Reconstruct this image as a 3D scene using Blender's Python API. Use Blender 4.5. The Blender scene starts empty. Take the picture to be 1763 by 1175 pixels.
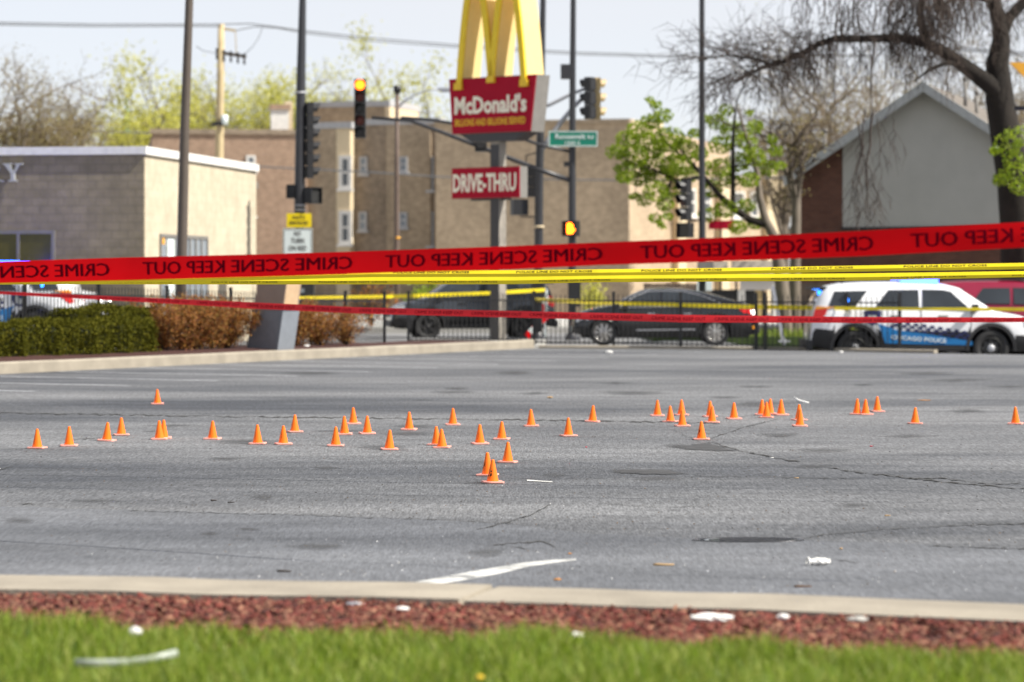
import bpy, math, random
import numpy as np
from mathutils import Vector, Matrix
random.seed(7); RNG = np.random.default_rng(7)
sc = bpy.context.scene
COL = sc.collection
# ------------------------------------------------------------------ camera, sky, sun, exposure
F = 1763 * 100 / 36.0            # focal length in photograph pixels (100 mm lens, 36 mm sensor)
CX, HY, H = 881.5, 478.0, 1.75   # centre column, horizon row, eye height
cd = bpy.data.cameras.new("camera"); cam = bpy.data.objects.new("camera", cd); COL.objects.link(cam)
cam.location = (0, 0, H); cam.rotation_euler = (math.radians(90), 0, 0)
cd.lens = 100; cd.sensor_width = 36; cd.shift_y = -(587.5 - HY) / 1763
cd.clip_start = 0.5; cd.clip_end = 4000
cd.dof.use_dof = True; cd.dof.focus_distance = 26.0; cd.dof.aperture_fstop = 2.05
sc.camera = cam
SUN = Vector((0.66, -0.20, 0.73)).normalized()
el = math.asin(SUN.z); az = math.atan2(SUN.x, SUN.y)
w = bpy.data.worlds.new("World"); sc.world = w; w.use_nodes = True
nt = w.node_tree; bg = nt.nodes["Background"]
sky = nt.nodes.new("ShaderNodeTexSky"); sky.sky_type = 'NISHITA'; sky.sun_disc = False
sky.sun_elevation = el; sky.sun_rotation = az
sky.air_density = 0.7; sky.dust_density = 1.0; sky.ozone_density = 2.0; sky.altitude = 180
# thin bright high cloud veils the blue: the sky texture is mixed with a pale, faintly streaked cloud layer
tcw = nt.nodes.new("ShaderNodeTexCoord"); mpw = nt.nodes.new("ShaderNodeMapping"); mpw.inputs["Scale"].default_value = (2.0, 2.0, 9.0)
now = nt.nodes.new("ShaderNodeTexNoise"); now.inputs["Scale"].default_value = 1.6; now.inputs["Detail"].default_value = 5
rmp = nt.nodes.new("ShaderNodeMapRange"); rmp.inputs[3].default_value = 0.74; rmp.inputs[4].default_value = 0.92
mxw = nt.nodes.new("ShaderNodeMix"); mxw.data_type = 'RGBA'; mxw.inputs[7].default_value = (3.28, 3.22, 3.24, 1)
nt.links.new(tcw.outputs["Generated"], mpw.inputs[0]); nt.links.new(mpw.outputs[0], now.inputs["Vector"]); nt.links.new(now.outputs[0], rmp.inputs[0])
sxw = nt.nodes.new("ShaderNodeSeparateXYZ"); zrm = nt.nodes.new("ShaderNodeMapRange"); zrm.inputs[1].default_value = 0.12; zrm.inputs[2].default_value = 0.75
hzm = nt.nodes.new("ShaderNodeMix"); hzm.data_type = 'RGBA'; hzm.inputs[6].default_value = (3.36, 3.32, 3.36, 1); hzm.inputs[7].default_value = (1.35, 1.4, 1.55, 1)
nt.links.new(tcw.outputs["Generated"], sxw.inputs[0]); nt.links.new(sxw.outputs[2], zrm.inputs[0]); nt.links.new(zrm.outputs[0], hzm.inputs[0]); nt.links.new(hzm.outputs[2], mxw.inputs[7])
nt.links.new(rmp.outputs[0], mxw.inputs[0]); nt.links.new(sky.outputs[0], mxw.inputs[6]); nt.links.new(mxw.outputs[2], bg.inputs[0]); bg.inputs[1].default_value = 0.15
sd = bpy.data.lights.new("sun", 'SUN'); so = bpy.data.objects.new("sun", sd); COL.objects.link(so)
sd.energy = 4.7; sd.angle = math.radians(0.6); sd.color = (1.0, 0.95, 0.86)
so.rotation_euler = SUN.to_track_quat('Z', 'Y').to_euler(); so.location = (40, -20, 60)
sc.view_settings.view_transform = 'Standard'; sc.view_settings.look = 'None'
sc.view_settings.gamma = 1; sc.view_settings.exposure = 0.78
sc.cycles.use_denoising = True
sc.cycles.max_bounces = 6; sc.cycles.transparent_max_bounces = 8
sc.cycles.sample_clamp_indirect = 4

# ------------------------------------------------------------------ helpers
def P(px, py, Y): return Vector(((px - CX) * Y / F, Y, H - (py - HY) * Y / F))
def G(px, py, z=0.0):
    Y = (H - z) * F / (py - HY); return Vector(((px - CX) * Y / F, Y, z))
def put(o, parent=None):
    COL.objects.link(o)
    if parent is not None: o.parent = parent
    return o
def tag(o, label=None, cat=None, group=None, kind=None):
    if label: o['label'] = label
    if cat: o['category'] = cat
    if group: o['group'] = group
    if kind: o['kind'] = kind
    return o
def thing(name, label, cat, loc=(0, 0, 0), rz=0.0, group=None, scale=1.0):
    o = bpy.data.objects.new(name, None); o.location = loc; o.rotation_euler = (0, 0, rz); o.scale = (scale,) * 3
    o.empty_display_size = 0.2
    put(o); return tag(o, label, cat, group)
def copy_tree(o, parent=None):
    c = o.copy(); put(c)
    if parent is not None: c.parent = parent
    for ch in list(o.children): copy_tree(ch, c)
    return c

class MB:
    """collects shapes, then links them as one mesh object (local coordinates of the parent)"""
    def __init__(s): s.v = []; s.f = []; s.m = []; s.sm = []
    def add(s, vs, fs, mi=0, smooth=False):
        b = len(s.v); s.v += [tuple(p) for p in vs]
        for f in fs: s.f.append([b + i for i in f]); s.m.append(mi); s.sm.append(smooth)
        return s
    def box(s, c, d, mi=0, rz=0.0, R=None):
        x, y, z = d[0] / 2, d[1] / 2, d[2] / 2
        vs = [Vector((a * x, b * y, e * z)) for e in (-1, 1) for b in (-1, 1) for a in (-1, 1)]
        M = R if R is not None else Matrix.Rotation(rz, 3, 'Z')
        vs = [M @ p + Vector(c) for p in vs]
        return s.add(vs, [(0, 2, 3, 1), (4, 5, 7, 6), (0, 1, 5, 4), (2, 6, 7, 3), (0, 4, 6, 2), (1, 3, 7, 5)], mi)
    def bar(s, p0, p1, wdt, dep, mi=0, up=(0, 0, 1)):
        p0, p1 = Vector(p0), Vector(p1); d = (p1 - p0); L = d.length; d.normalize()
        u = d.cross(Vector(up))
        if u.length < 1e-4: u = d.cross(Vector((0, 1, 0)))
        u.normalize(); v = u.cross(d)
        R = Matrix((u, d, v)).transposed()
        return s.box((p0 + p1) / 2, (wdt, L, dep), mi, R=R)
    def tube(s, pts, rad, n=8, mi=0, caps=True, smooth=True):
        pts = [Vector(p) for p in pts]
        if not hasattr(rad, '__len__'): rad = [rad] * len(pts)
        vs = []; fs = []; k = len(pts); pu = None
        for i, p in enumerate(pts):
            t = (pts[min(i + 1, k - 1)] - pts[max(i - 1, 0)]).normalized()
            if pu is None:
                a = Vector((0, 0, 1)) if abs(t.z) < 0.9 else Vector((0, 1, 0))
                u = t.cross(a).normalized()
            else:
                u = pu - t * pu.dot(t)
                u = u.normalized() if u.length > 1e-6 else t.orthogonal().normalized()
            pu = u; vv = t.cross(u)
            for j in range(n):
                a = 2 * math.pi * j / n
                vs.append(p + (u * math.cos(a) + vv * math.sin(a)) * rad[i])
        for i in range(k - 1):
            for j in range(n):
                j2 = (j + 1) % n
                fs.append((i * n + j, i * n + j2, (i + 1) * n + j2, (i + 1) * n + j))
        s.add(vs, fs, mi, smooth)
        if caps:
            b = len(s.v) - len(vs)
            s.f.append([b + j for j in range(n)][::-1]); s.m.append(mi); s.sm.append(False)
            s.f.append([b + (k - 1) * n + j for j in range(n)]); s.m.append(mi); s.sm.append(False)
        return s
    def lathe(s, prof, n=24, mi=0, c=(0, 0, 0), axis='Z', smooth=True, closed=False):
        vs = []; fs = []; k = len(prof)
        for r, h in prof:
            for j in range(n):
                a = 2 * math.pi * j / n; x, y = r * math.cos(a), r * math.sin(a)
                p = (x, y, h) if axis == 'Z' else ((x, h, y) if axis == 'Y' else (h, x, y))
                vs.append((p[0] + c[0], p[1] + c[1], p[2] + c[2]))
        for i in range(k - 1 + (1 if closed else 0)):
            for j in range(n):
                j2 = (j + 1) % n; i2 = (i + 1) % k
                q = (i * n + j, i * n + j2, i2 * n + j2, i2 * n + j)
                fs.append(q if axis != 'Y' else q[::-1])
        return s.add(vs, fs, mi, smooth)
    def prism(s, poly, h0, h1, mi=0, axis='Z', mside=None):
        """poly of 2-D points extruded along an axis between h0 and h1"""
        n = len(poly)
        def q(a, b, h): return (a, b, h) if axis == 'Z' else ((a, h, b) if axis == 'Y' else (h, a, b))
        vs = [q(a, b, h0) for a, b in poly] + [q(a, b, h1) for a, b in poly]
        s.add(vs, [tuple(range(n))[::-1], tuple(range(n, 2 * n))], mi)
        b = len(s.v) - 2 * n
        for i in range(n):
            j = (i + 1) % n; s.f.append([b + i, b + j, b + n + j, b + n + i]); s.m.append(mi if mside is None else mside); s.sm.append(False)
        return s
    def poly(s, pts, mi=0): return s.add(pts, [tuple(range(len(pts)))], mi)
    def mesh(s, data, fn, mi=0):
        vs, fs = data
        return s.add([fn(*p) for p in vs], fs, mi)
    def build(s, name, mats, parent=None, origin=None, uv=False):
        if not isinstance(mats, (list, tuple)): mats = [mats]
        me = bpy.data.meshes.new(name)
        o3 = Vector(origin) if origin is not None else Vector((0, 0, 0))
        me.from_pydata([tuple(Vector(p) - o3) for p in s.v], [], s.f)
        me.polygons.foreach_set('material_index', s.m); me.polygons.foreach_set('use_smooth', s.sm)
        for m in mats: me.materials.append(m)
        me.update()
        bmfix(me)
        box_uv(me)
        o = bpy.data.objects.new(name, me); put(o, parent)
        if parent is None and origin is not None: o.location = o3
        return o
import bmesh
def bmfix(me):
    b = bmesh.new(); b.from_mesh(me)
    bmesh.ops.recalc_face_normals(b, faces=b.faces); b.to_mesh(me); b.free()
def box_uv(me):
    uv = me.uv_layers.new(name="UVMap").data
    for p in me.polygons:
        n = p.normal
        if abs(n.z) > 0.8: tx, ty = Vector((1, 0, 0)), Vector((0, 1, 0))
        else:
            tx = Vector((-n.y, n.x, 0)).normalized(); ty = Vector((0, 0, 1))
        for li in p.loop_indices:
            co = me.vertices[me.loops[li].vertex_index].co
            uv[li].uv = (co.dot(tx), co.dot(ty))
def np_mesh(name, verts, loops, totals, mats, parent=None, mi=None):
    me = bpy.data.meshes.new(name)
    verts = np.asarray(verts, np.float32); loops = np.asarray(loops, np.int32); totals = np.asarray(totals, np.int32)
    me.vertices.add(len(verts)); me.vertices.foreach_set('co', verts.ravel())
    me.loops.add(len(loops)); me.loops.foreach_set('vertex_index', loops)
    me.polygons.add(len(totals)); st = np.zeros(len(totals), np.int32); st[1:] = np.cumsum(totals)[:-1]
    me.polygons.foreach_set('loop_start', st)
    try: me.polygons.foreach_set('loop_total', totals)
    except Exception: pass
    if not isinstance(mats, (list, tuple)): mats = [mats]
    for m in mats: me.materials.append(m)
    if mi is not None: me.polygons.foreach_set('material_index', np.asarray(mi, np.int32))
    me.update(calc_edges=True); me.validate()
    o = bpy.data.objects.new(name, me); return put(o, parent)
def leaf_mesh(name, C, size, mats, parent=None, asp=0.5, flat=0.0, mi=None):
    """one diamond-shaped leaf at every centre"""
    n = len(C); a = RNG.normal(size=(n, 3)); a[:, 2] *= (1 - flat); a /= np.linalg.norm(a, axis=1)[:, None]
    b = RNG.normal(size=(n, 3)); b -= a * (a * b).sum(1)[:, None]; b /= np.linalg.norm(b, axis=1)[:, None]
    sz = (size * RNG.uniform(0.6, 1.4, n))[:, None]
    v = np.stack([C - a * sz, C + b * sz * asp, C + a * sz, C - b * sz * asp], 1).reshape(-1, 3)
    return np_mesh(name, v, np.arange(4 * n), np.full(n, 4), mats, parent, mi)

_tc = {}
def text_data(body, size=1.0, bold=0.0, depth=0.02, align='CENTER', res=2):
    """filled letters as (verts, faces) in the XY plane, extruded along Z, centred"""
    key = (body, size, bold, depth, align)
    if key in _tc: return _tc[key]
    cu = bpy.data.curves.new("t", 'FONT'); cu.body = body; cu.size = size; cu.offset = bold; cu.extrude = depth / 2
    cu.align_x = align; cu.resolution_u = res
    o = bpy.data.objects.new("t", cu); COL.objects.link(o)
    dg = bpy.context.evaluated_depsgraph_get()
    me = bpy.data.meshes.new_from_object(o.evaluated_get(dg))
    vs = [tuple(v.co) for v in me.vertices]; fs = [tuple(p.vertices) for p in me.polygons]
    bpy.data.objects.remove(o); bpy.data.curves.remove(cu); bpy.data.meshes.remove(me)
    _tc[key] = (vs, fs); return vs, fs
def fit_text(body, wdt, hgt, bold=0.0, depth=0.02):
    """letters scaled into a box of width wdt and height hgt, centred on the origin"""
    vs, fs = text_data(body, 1.0, bold, 0.1)
    A = np.array(vs); lo, hi = A.min(0), A.max(0)
    A[:, 0] = (A[:, 0] - (lo[0] + hi[0]) / 2) * wdt / (hi[0] - lo[0])
    A[:, 1] = (A[:, 1] - (lo[1] + hi[1]) / 2) * hgt / (hi[1] - lo[1])
    A[:, 2] = A[:, 2] / 0.1 * depth
    return [tuple(p) for p in A], fs

# ------------------------------------------------------------------ materials
def mat(name, col, rough=0.6, metal=0.0, var=0.12, scale=6.0, bump=0.0, bscale=40.0, coat=0.0, emit=None, es=0.0, spec=0.5, island=None, transl=0.0, trans=0.0, coord='Object'):
    """principled material with noise variation; island = list of colours picked per loose piece"""
    m = bpy.data.materials.new(name); m.use_nodes = True; t = m.node_tree; N = t.nodes; Lk = t.links
    b = N["Principled BSDF"]; b.inputs["Roughness"].default_value = rough; b.inputs["Metallic"].default_value = metal
    b.inputs["Specular IOR Level"].default_value = spec; b.inputs["Coat Weight"].default_value = coat
    b.inputs["Coat Roughness"].default_value = 0.06; b.inputs["Transmission Weight"].default_value = trans
    tc = N.new("ShaderNodeTexCoord")
    no = N.new("ShaderNodeTexNoise"); no.inputs["Scale"].default_value = scale; no.inputs["Detail"].default_value = 5
    Lk.new(tc.outputs[coord], no.inputs["Vector"])
    mp = N.new("ShaderNodeMapRange"); mp.inputs[1].default_value = 0.25; mp.inputs[2].default_value = 0.75
    mp.inputs[3].default_value = 1 - var; mp.inputs[4].default_value = 1 + var
    Lk.new(no.outputs["Fac"], mp.inputs[0])
    hs = N.new("ShaderNodeHueSaturation"); Lk.new(mp.outputs[0], hs.inputs["Value"])
    if island:
        ge = N.new("ShaderNodeNewGeometry"); cr = N.new("ShaderNodeValToRGB"); cr.color_ramp.interpolation = 'LINEAR'
        els = cr.color_ramp.elements
        while len(els) < len(island): els.new(0.5)
        for i, c in enumerate(island): els[i].position = i / max(1, len(island) - 1); els[i].color = (*c, 1)
        Lk.new(ge.outputs["Random Per Island"], cr.inputs[0]); Lk.new(cr.outputs[0], hs.inputs["Color"])
    else: hs.inputs["Color"].default_value = (*col, 1)
    Lk.new(hs.outputs[0], b.inputs["Base Color"])
    if bump:
        n2 = N.new("ShaderNodeTexNoise"); n2.inputs["Scale"].default_value = bscale; n2.inputs["Detail"].default_value = 4
        Lk.new(tc.outputs[coord], n2.inputs["Vector"])
        bu = N.new("ShaderNodeBump"); bu.inputs["Strength"].default_value = bump; bu.inputs["Distance"].default_value = 0.02
        Lk.new(n2.outputs["Fac"], bu.inputs["Height"]); Lk.new(bu.outputs[0], b.inputs["Normal"])
    if emit: b.inputs["Emission Color"].default_value = (*emit, 1); b.inputs["Emission Strength"].default_value = es
    if transl:
        tr = N.new("ShaderNodeBsdfTranslucent"); Lk.new(hs.outputs[0], tr.inputs[0])
        mx = N.new("ShaderNodeMixShader"); mx.inputs[0].default_value = transl
        Lk.new(b.outputs[0], mx.inputs[1]); Lk.new(tr.outputs[0], mx.inputs[2]); Lk.new(mx.outputs[0], N["Material Output"].inputs[0])
    return m
def brick(name, c1, c2, mortar, bw=0.22, bh=0.075, stain=0.18, sscale=0.5, rough=0.9, mort=0.012):
    m = bpy.data.materials.new(name); m.use_nodes = True; t = m.node_tree; N = t.nodes; Lk = t.links
    b = N["Principled BSDF"]; b.inputs["Roughness"].default_value = rough; b.inputs["Specular IOR Level"].default_value = 0.2
    tc = N.new("ShaderNodeTexCoord"); br = N.new("ShaderNodeTexBrick")
    br.inputs["Scale"].default_value = 1; br.inputs["Brick Width"].default_value = bw; br.inputs["Row Height"].default_value = bh
    br.inputs["Mortar Size"].default_value = mort; br.inputs["Color1"].default_value = (*c1, 1); br.inputs["Color2"].default_value = (*c2, 1)
    br.inputs["Mortar"].default_value = (*mortar, 1); Lk.new(tc.outputs["UV"], br.inputs["Vector"])
    no = N.new("ShaderNodeTexNoise"); no.inputs["Scale"].default_value = sscale; no.inputs["Detail"].default_value = 6
    Lk.new(tc.outputs["UV"], no.inputs["Vector"])
    n3 = N.new("ShaderNodeTexNoise"); n3.inputs["Scale"].default_value = 3.2; n3.inputs["Detail"].default_value = 3
    Lk.new(tc.outputs["UV"], n3.inputs["Vector"])
    ad = N.new("ShaderNodeMath"); ad.operation = 'ADD'; Lk.new(no.outputs[0], ad.inputs[0]); Lk.new(n3.outputs[0], ad.inputs[1])
    mp = N.new("ShaderNodeMapRange"); mp.inputs[1].default_value = 0.6; mp.inputs[2].default_value = 1.4
    mp.inputs[3].default_value = 1 - stain; mp.inputs[4].default_value = 1 + stain; Lk.new(ad.outputs[0], mp.inputs[0])
    hs = N.new("ShaderNodeHueSaturation"); Lk.new(mp.outputs[0], hs.inputs["Value"]); Lk.new(br.outputs[0], hs.inputs["Color"])
    Lk.new(hs.outputs[0], b.inputs["Base Color"])
    bu = N.new("ShaderNodeBump"); bu.inputs["Strength"].default_value = 0.4; bu.inputs["Distance"].default_value = 0.02
    Lk.new(n3.outputs[0], bu.inputs["Height"]); Lk.new(bu.outputs[0], b.inputs["Normal"])
    return m
def asphalt(name, dark, light, speck=0.35):
    m = bpy.data.materials.new(name); m.use_nodes = True; t = m.node_tree; N = t.nodes; Lk = t.links
    b = N["Principled BSDF"]; b.inputs["Roughness"].default_value = 0.78; b.inputs["Specular IOR Level"].default_value = 0.35
    tc = N.new("ShaderNodeTexCoord")
    def noise(sc_, det, vec=None, rough=0.55):
        n = N.new("ShaderNodeTexNoise"); n.inputs["Scale"].default_value = sc_; n.inputs["Detail"].default_value = det
        n.inputs["Roughness"].default_value = rough
        Lk.new(vec if vec is not None else tc.outputs["Object"], n.inputs["Vector"]); return n.outputs[0]
    mpv = N.new("ShaderNodeMapping"); mpv.inputs["Scale"].default_value = (0.35, 1.0, 1.0); Lk.new(tc.outputs["Object"], mpv.inputs[0])
    big = noise(0.22, 6, mpv.outputs[0], 0.6); med = noise(1.6, 5, mpv.outputs[0]); mpg = N.new("ShaderNodeMapping"); mpg.inputs["Scale"].default_value = (1.0, 0.10, 1.0); Lk.new(tc.outputs["Object"], mpg.inputs[0]); fine = noise(62, 2, mpg.outputs[0]); grit = noise(24, 3, mpg.outputs[0])
    def mr(src, a, c, lo, hi):
        r = N.new("ShaderNodeMapRange"); r.inputs[1].default_value = a; r.inputs[2].default_value = c
        r.inputs[3].default_value = lo; r.inputs[4].default_value = hi; Lk.new(src, r.inputs[0]); return r.outputs[0]
    mix = N.new("ShaderNodeMix"); mix.data_type = 'RGBA'; mix.inputs[6].default_value = (*dark, 1); mix.inputs[7].default_value = (*light, 1)
    Lk.new(mr(big, 0.34, 0.60, 0, 1), mix.inputs[0])
    def mul(a, c):
        q = N.new("ShaderNodeMath"); q.operation = 'MULTIPLY'; Lk.new(a, q.inputs[0]); Lk.new(c, q.inputs[1]); return q.outputs[0]
    val = mul(mul(mr(med, 0.3, 0.7, 0.80, 1.18), mr(fine, 0.3, 0.7, 1 - speck, 1 + speck)), mr(grit, 0.3, 0.7, 1 - speck * 0.6, 1 + speck * 0.6))
    hs = N.new("ShaderNodeHueSaturation"); Lk.new(val, hs.inputs["Value"]); Lk.new(mix.outputs[2], hs.inputs["Color"])
    Lk.new(hs.outputs[0], b.inputs["Base Color"])
    bu = N.new("ShaderNodeBump"); bu.inputs["Strength"].default_value = 0.5; bu.inputs["Distance"].default_value = 0.006
    Lk.new(fine, bu.inputs["Height"]); Lk.new(bu.outputs[0], b.inputs["Normal"])
    return m
def siding(name, col, groove=0.2):
    m = mat(name, col, 0.7, var=0.05, scale=1.5); t = m.node_tree; N = t.nodes; Lk = t.links; b = N["Principled BSDF"]
    tc = N.new("ShaderNodeTexCoord"); sx = N.new("ShaderNodeSeparateXYZ"); Lk.new(tc.outputs["UV"], sx.inputs[0])
    d = N.new("ShaderNodeMath"); d.operation = 'DIVIDE'; d.inputs[1].default_value = groove; Lk.new(sx.outputs[0], d.inputs[0])
    fr = N.new("ShaderNodeMath"); fr.operation = 'FRACT'; Lk.new(d.outputs[0], fr.inputs[0])
    st = N.new("ShaderNodeMath"); st.operation = 'LESS_THAN'; st.inputs[1].default_value = 0.90; Lk.new(fr.outputs[0], st.inputs[0])
    bu = N.new("ShaderNodeBump"); bu.inputs["Distance"].default_value = 0.02; bu.inputs["Strength"].default_value = 0.5
    Lk.new(st.outputs[0], bu.inputs["Height"]); Lk.new(bu.outputs[0], b.inputs["Normal"]); return m

M = {}
M['asphalt'] = asphalt('asphalt', (0.053, 0.057, 0.066), (0.160, 0.163, 0.169), 0.40)
M['sealed'] = asphalt('sealed_asphalt', (0.078, 0.083, 0.094), (0.145, 0.151, 0.163), 0.24)
M['patch'] = asphalt('asphalt_patch', (0.05, 0.05, 0.052), (0.075, 0.075, 0.077), 0.3)
M['street'] = asphalt('street_asphalt', (0.16, 0.16, 0.165), (0.22, 0.22, 0.22), 0.15)
M['crack'] = mat('crack_filler', (0.055, 0.054, 0.052), 0.9, var=0.3)
def decal_mat(name, col, soft, amax=.85):
    """dark mark whose rim frays away: the mesh carries an 'edge' value, 1 in the middle and 0 at the rim"""
    m = mat(name, col, 0.85, var=0.3, scale=5); t = m.node_tree; N = t.nodes; Lk = t.links; b = N["Principled BSDF"]
    at = N.new("ShaderNodeAttribute"); at.attribute_name = 'edge'; tc = N.new("ShaderNodeTexCoord")
    no = N.new("ShaderNodeTexNoise"); no.inputs["Scale"].default_value = 4.5; no.inputs["Detail"].default_value = 6; no.inputs["Roughness"].default_value = .7
    Lk.new(tc.outputs["Object"], no.inputs["Vector"])
    ad = N.new("ShaderNodeMath"); ad.operation = 'ADD'; Lk.new(at.outputs["Fac"], ad.inputs[0]); Lk.new(no.outputs[0], ad.inputs[1])
    mp = N.new("ShaderNodeMapRange"); mp.inputs[1].default_value = .62; mp.inputs[2].default_value = .62 + soft; mp.inputs[4].default_value = amax
    Lk.new(ad.outputs[0], mp.inputs[0]); Lk.new(mp.outputs[0], b.inputs["Alpha"]); return m
M['stain'] = decal_mat('oil_stain', (0.075, 0.075, 0.078), 0.85, .55)
M['paint'] = decal_mat('road_paint', (0.55, 0.55, 0.53), .25, 1.0); M['oldpaint'] = decal_mat('worn_road_paint', (0.42, 0.43, 0.45), .35, .9)
M['patchsoft'] = decal_mat('tar_patch', (0.062, 0.062, 0.064), 0.3)


M['concrete'] = mat('concrete', (0.30, 0.265, 0.21), 0.9, var=0.22, scale=2.2, bump=0.3, bscale=30)
M['ground'] = mat('earth', (0.16, 0.15, 0.12), 0.95, var=0.25, scale=0.2)
M['walk'] = mat('pavement', (0.42, 0.41, 0.38), 0.9, var=0.1, scale=0.7)
M['soil'] = mat('mulch_soil', (0.05, 0.015, 0.011), 0.95, var=0.45, scale=18, bump=0.8, bscale=25)
M['chips'] = mat('mulch_chips', (0.2, 0.06, 0.04), 0.9, island=[(0.03, 0.009, 0.007), (0.13, 0.026, 0.018), (0.21, 0.05, 0.034), (0.06, 0.015, 0.012), (0.30, 0.15, 0.09), (0.11, 0.025, 0.018)])
M['grass'] = mat('grass', (0.1, 0.2, 0.03), 0.55, island=[(0.06, 0.11, 0.006), (0.20, 0.31, 0.014), (0.32, 0.41, 0.04), (0.10, 0.18, 0.010), (0.47, 0.48, 0.12), (0.16, 0.25, 0.012)], transl=0.45)
M['turf'] = mat('turf_soil', (0.05, 0.08, 0.018), 0.95, var=0.4, scale=12)
M['cone'] = mat('orange_plastic', (1.0, 0.178, 0.004), 0.5, var=0.06, scale=14, spec=0.25, coat=0.25)
M['cone'].node_tree.nodes['Principled BSDF'].inputs['Coat Roughness'].default_value = 0.33
M['conebase'] = mat('sunlit_cone_base', (0.95, 0.42, 0.34), 0.45, var=0.04)  # same orange as the cone; overexposed sunlit pink is painted in
M['black'] = mat('black_paint', (0.018, 0.018, 0.02), 0.42, var=0.1)
M['blackiron'] = mat('black_iron', (0.014, 0.014, 0.015), 0.5, var=0.1)
M['rubber'] = mat('tyre_rubber', (0.022, 0.022, 0.023), 0.8, var=0.2)
M['inkblack'] = mat('black_print', (0.03, 0.025, 0.02), 0.7)
M['redtape'] = mat('red_tape', (0.80, 0.0015, 0.006), 0.6, var=0.12, scale=1.6, transl=0.35, spec=0.15)
M['redtapefar'] = mat('sunlit_red_tape', (0.80, 0.02, 0.03), 0.5, var=0.1, scale=1.2, transl=0.3)  # pinker red; overexposed sunlight on the tape put into its colour
M['tapeink'] = mat('maroon_print', (0.24, 0.0, 0.016), 0.8, var=0.1, spec=0.1)
M['yellowtape'] = mat('yellow_tape', (0.90, 0.72, 0.02), 0.3, var=0.06, transl=0.25)
M['signred'] = mat('sign_red', (0.37, 0.006, 0.026), 0.55, var=0.08, scale=2, spec=0.12)
M['cream'] = mat('cream_letters', (0.86, 0.82, 0.66), 0.5, var=0.04)
M['signyellow'] = mat('sign_yellow', (0.80, 0.52, 0.02), 0.5, var=0.05)
M['archface'] = mat('arch_front', (0.82, 0.58, 0.012), 0.45, var=0.04)
M['archside'] = mat('sunlit_arch_side', (0.95, 0.78, 0.38), 0.5, var=0.03, transl=0.3, spec=0.2)  # paler than the arch front; sunlit translucent glow painted into the colour
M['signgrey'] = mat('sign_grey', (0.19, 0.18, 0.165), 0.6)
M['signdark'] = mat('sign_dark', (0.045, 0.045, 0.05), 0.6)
M['polegrey'] = mat('pole_taupe', (0.30, 0.27, 0.23), 0.6)
M['polebrown'] = mat('pole_brown', (0.095, 0.075, 0.06), 0.5, var=0.1)
M['poledark'] = mat('pole_dark', (0.035, 0.036, 0.042), 0.4, var=0.1)
M['rust'] = mat('rusty_pole', (0.13, 0.09, 0.07), 0.7, var=0.2)
M['galv'] = mat('galvanised', (0.42, 0.43, 0.46), 0.45, metal=0.3, var=0.08)
M['wood'] = mat('pole_wood', (0.48, 0.38, 0.22), 0.85, var=0.15, scale=3)
M['wire'] = mat('cable', (0.10, 0.105, 0.115), 0.6)
M['tansignal'] = mat('tan_signal', (0.42, 0.31, 0.14), 0.5)
M['redlamp'] = mat('red_lamp', (0.9, 0.05, 0.01), 0.4, emit=(1.0, 0.085, 0.004), es=7)
M['handlamp'] = mat('orange_lamp', (0.9, 0.2, 0.01), 0.4, emit=(1.0, 0.14, 0.004), es=7)
M['bluelamp'] = mat('blue_lamp', (0.05, 0.1, 0.9), 0.3, emit=(0.022, 0.05, 1.0), es=11)
M['bluedim'] = mat('blue_lamp_dim', (0.05, 0.2, 0.9), 0.3, emit=(0.02, 0.22, 1.0), es=3)
M['whitelamp'] = mat('white_lamp', (0.9, 0.9, 0.9), 0.3, emit=(1, 0.92, 0.8), es=4)
M['amberlens'] = mat('dark_amber_lens', (0.12, 0.02, 0.01), 0.35)
M['darklens'] = mat('dark_lens', (0.03, 0.03, 0.03), 0.3)
M['green'] = mat('sign_green', (0.0, 0.20, 0.13), 0.5, var=0.03)
M['white'] = mat('white_paint', (0.72, 0.80, 0.80), 0.5, var=0.03)
M['yellow'] = mat('plate_yellow', (0.86, 0.66, 0.0), 0.5, var=0.03)
M['orange'] = mat('sign_orange', (0.75, 0.36, 0.03), 0.5, var=0.04)
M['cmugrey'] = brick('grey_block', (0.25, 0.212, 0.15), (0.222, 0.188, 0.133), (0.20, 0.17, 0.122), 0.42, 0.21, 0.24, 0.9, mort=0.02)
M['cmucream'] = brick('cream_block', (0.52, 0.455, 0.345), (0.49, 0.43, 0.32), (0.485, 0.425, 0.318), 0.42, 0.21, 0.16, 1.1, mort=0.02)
M['coping'] = mat('white_coping', (0.74, 0.73, 0.70), 0.6)
M['brickbrown'] = brick('brown_brick', (0.36, 0.235, 0.16), (0.28, 0.18, 0.12), (0.34, 0.26, 0.20), stain=0.26, sscale=0.25)
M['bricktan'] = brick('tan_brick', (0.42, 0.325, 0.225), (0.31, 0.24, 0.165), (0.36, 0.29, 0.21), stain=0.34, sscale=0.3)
M['brickdark'] = brick('dark_brick', (0.31, 0.24, 0.17), (0.22, 0.17, 0.125), (0.27, 0.22, 0.17), stain=0.36, sscale=0.3)  # darker brown-grey brick of the set-back facade and a coping
M['brickbeige'] = brick('beige_brick', (0.50, 0.385, 0.26), (0.40, 0.305, 0.205), (0.45, 0.355, 0.26), stain=0.28, sscale=0.3)
M['brickred'] = brick('red_brick', (0.15, 0.062, 0.042), (0.11, 0.045, 0.034), (0.13, 0.085, 0.065), stain=0.2)
M['stone'] = mat('cream_stone', (0.66, 0.54, 0.36), 0.8, var=0.1, scale=0.8)
M['greycap'] = mat('grey_coping', (0.40, 0.40, 0.41), 0.7)
M['sidinggrey'] = siding('grey_siding', (0.42, 0.41, 0.375), 0.28)
M['fascia'] = mat('pale_fascia', (0.40, 0.41, 0.40), 0.7)
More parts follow.
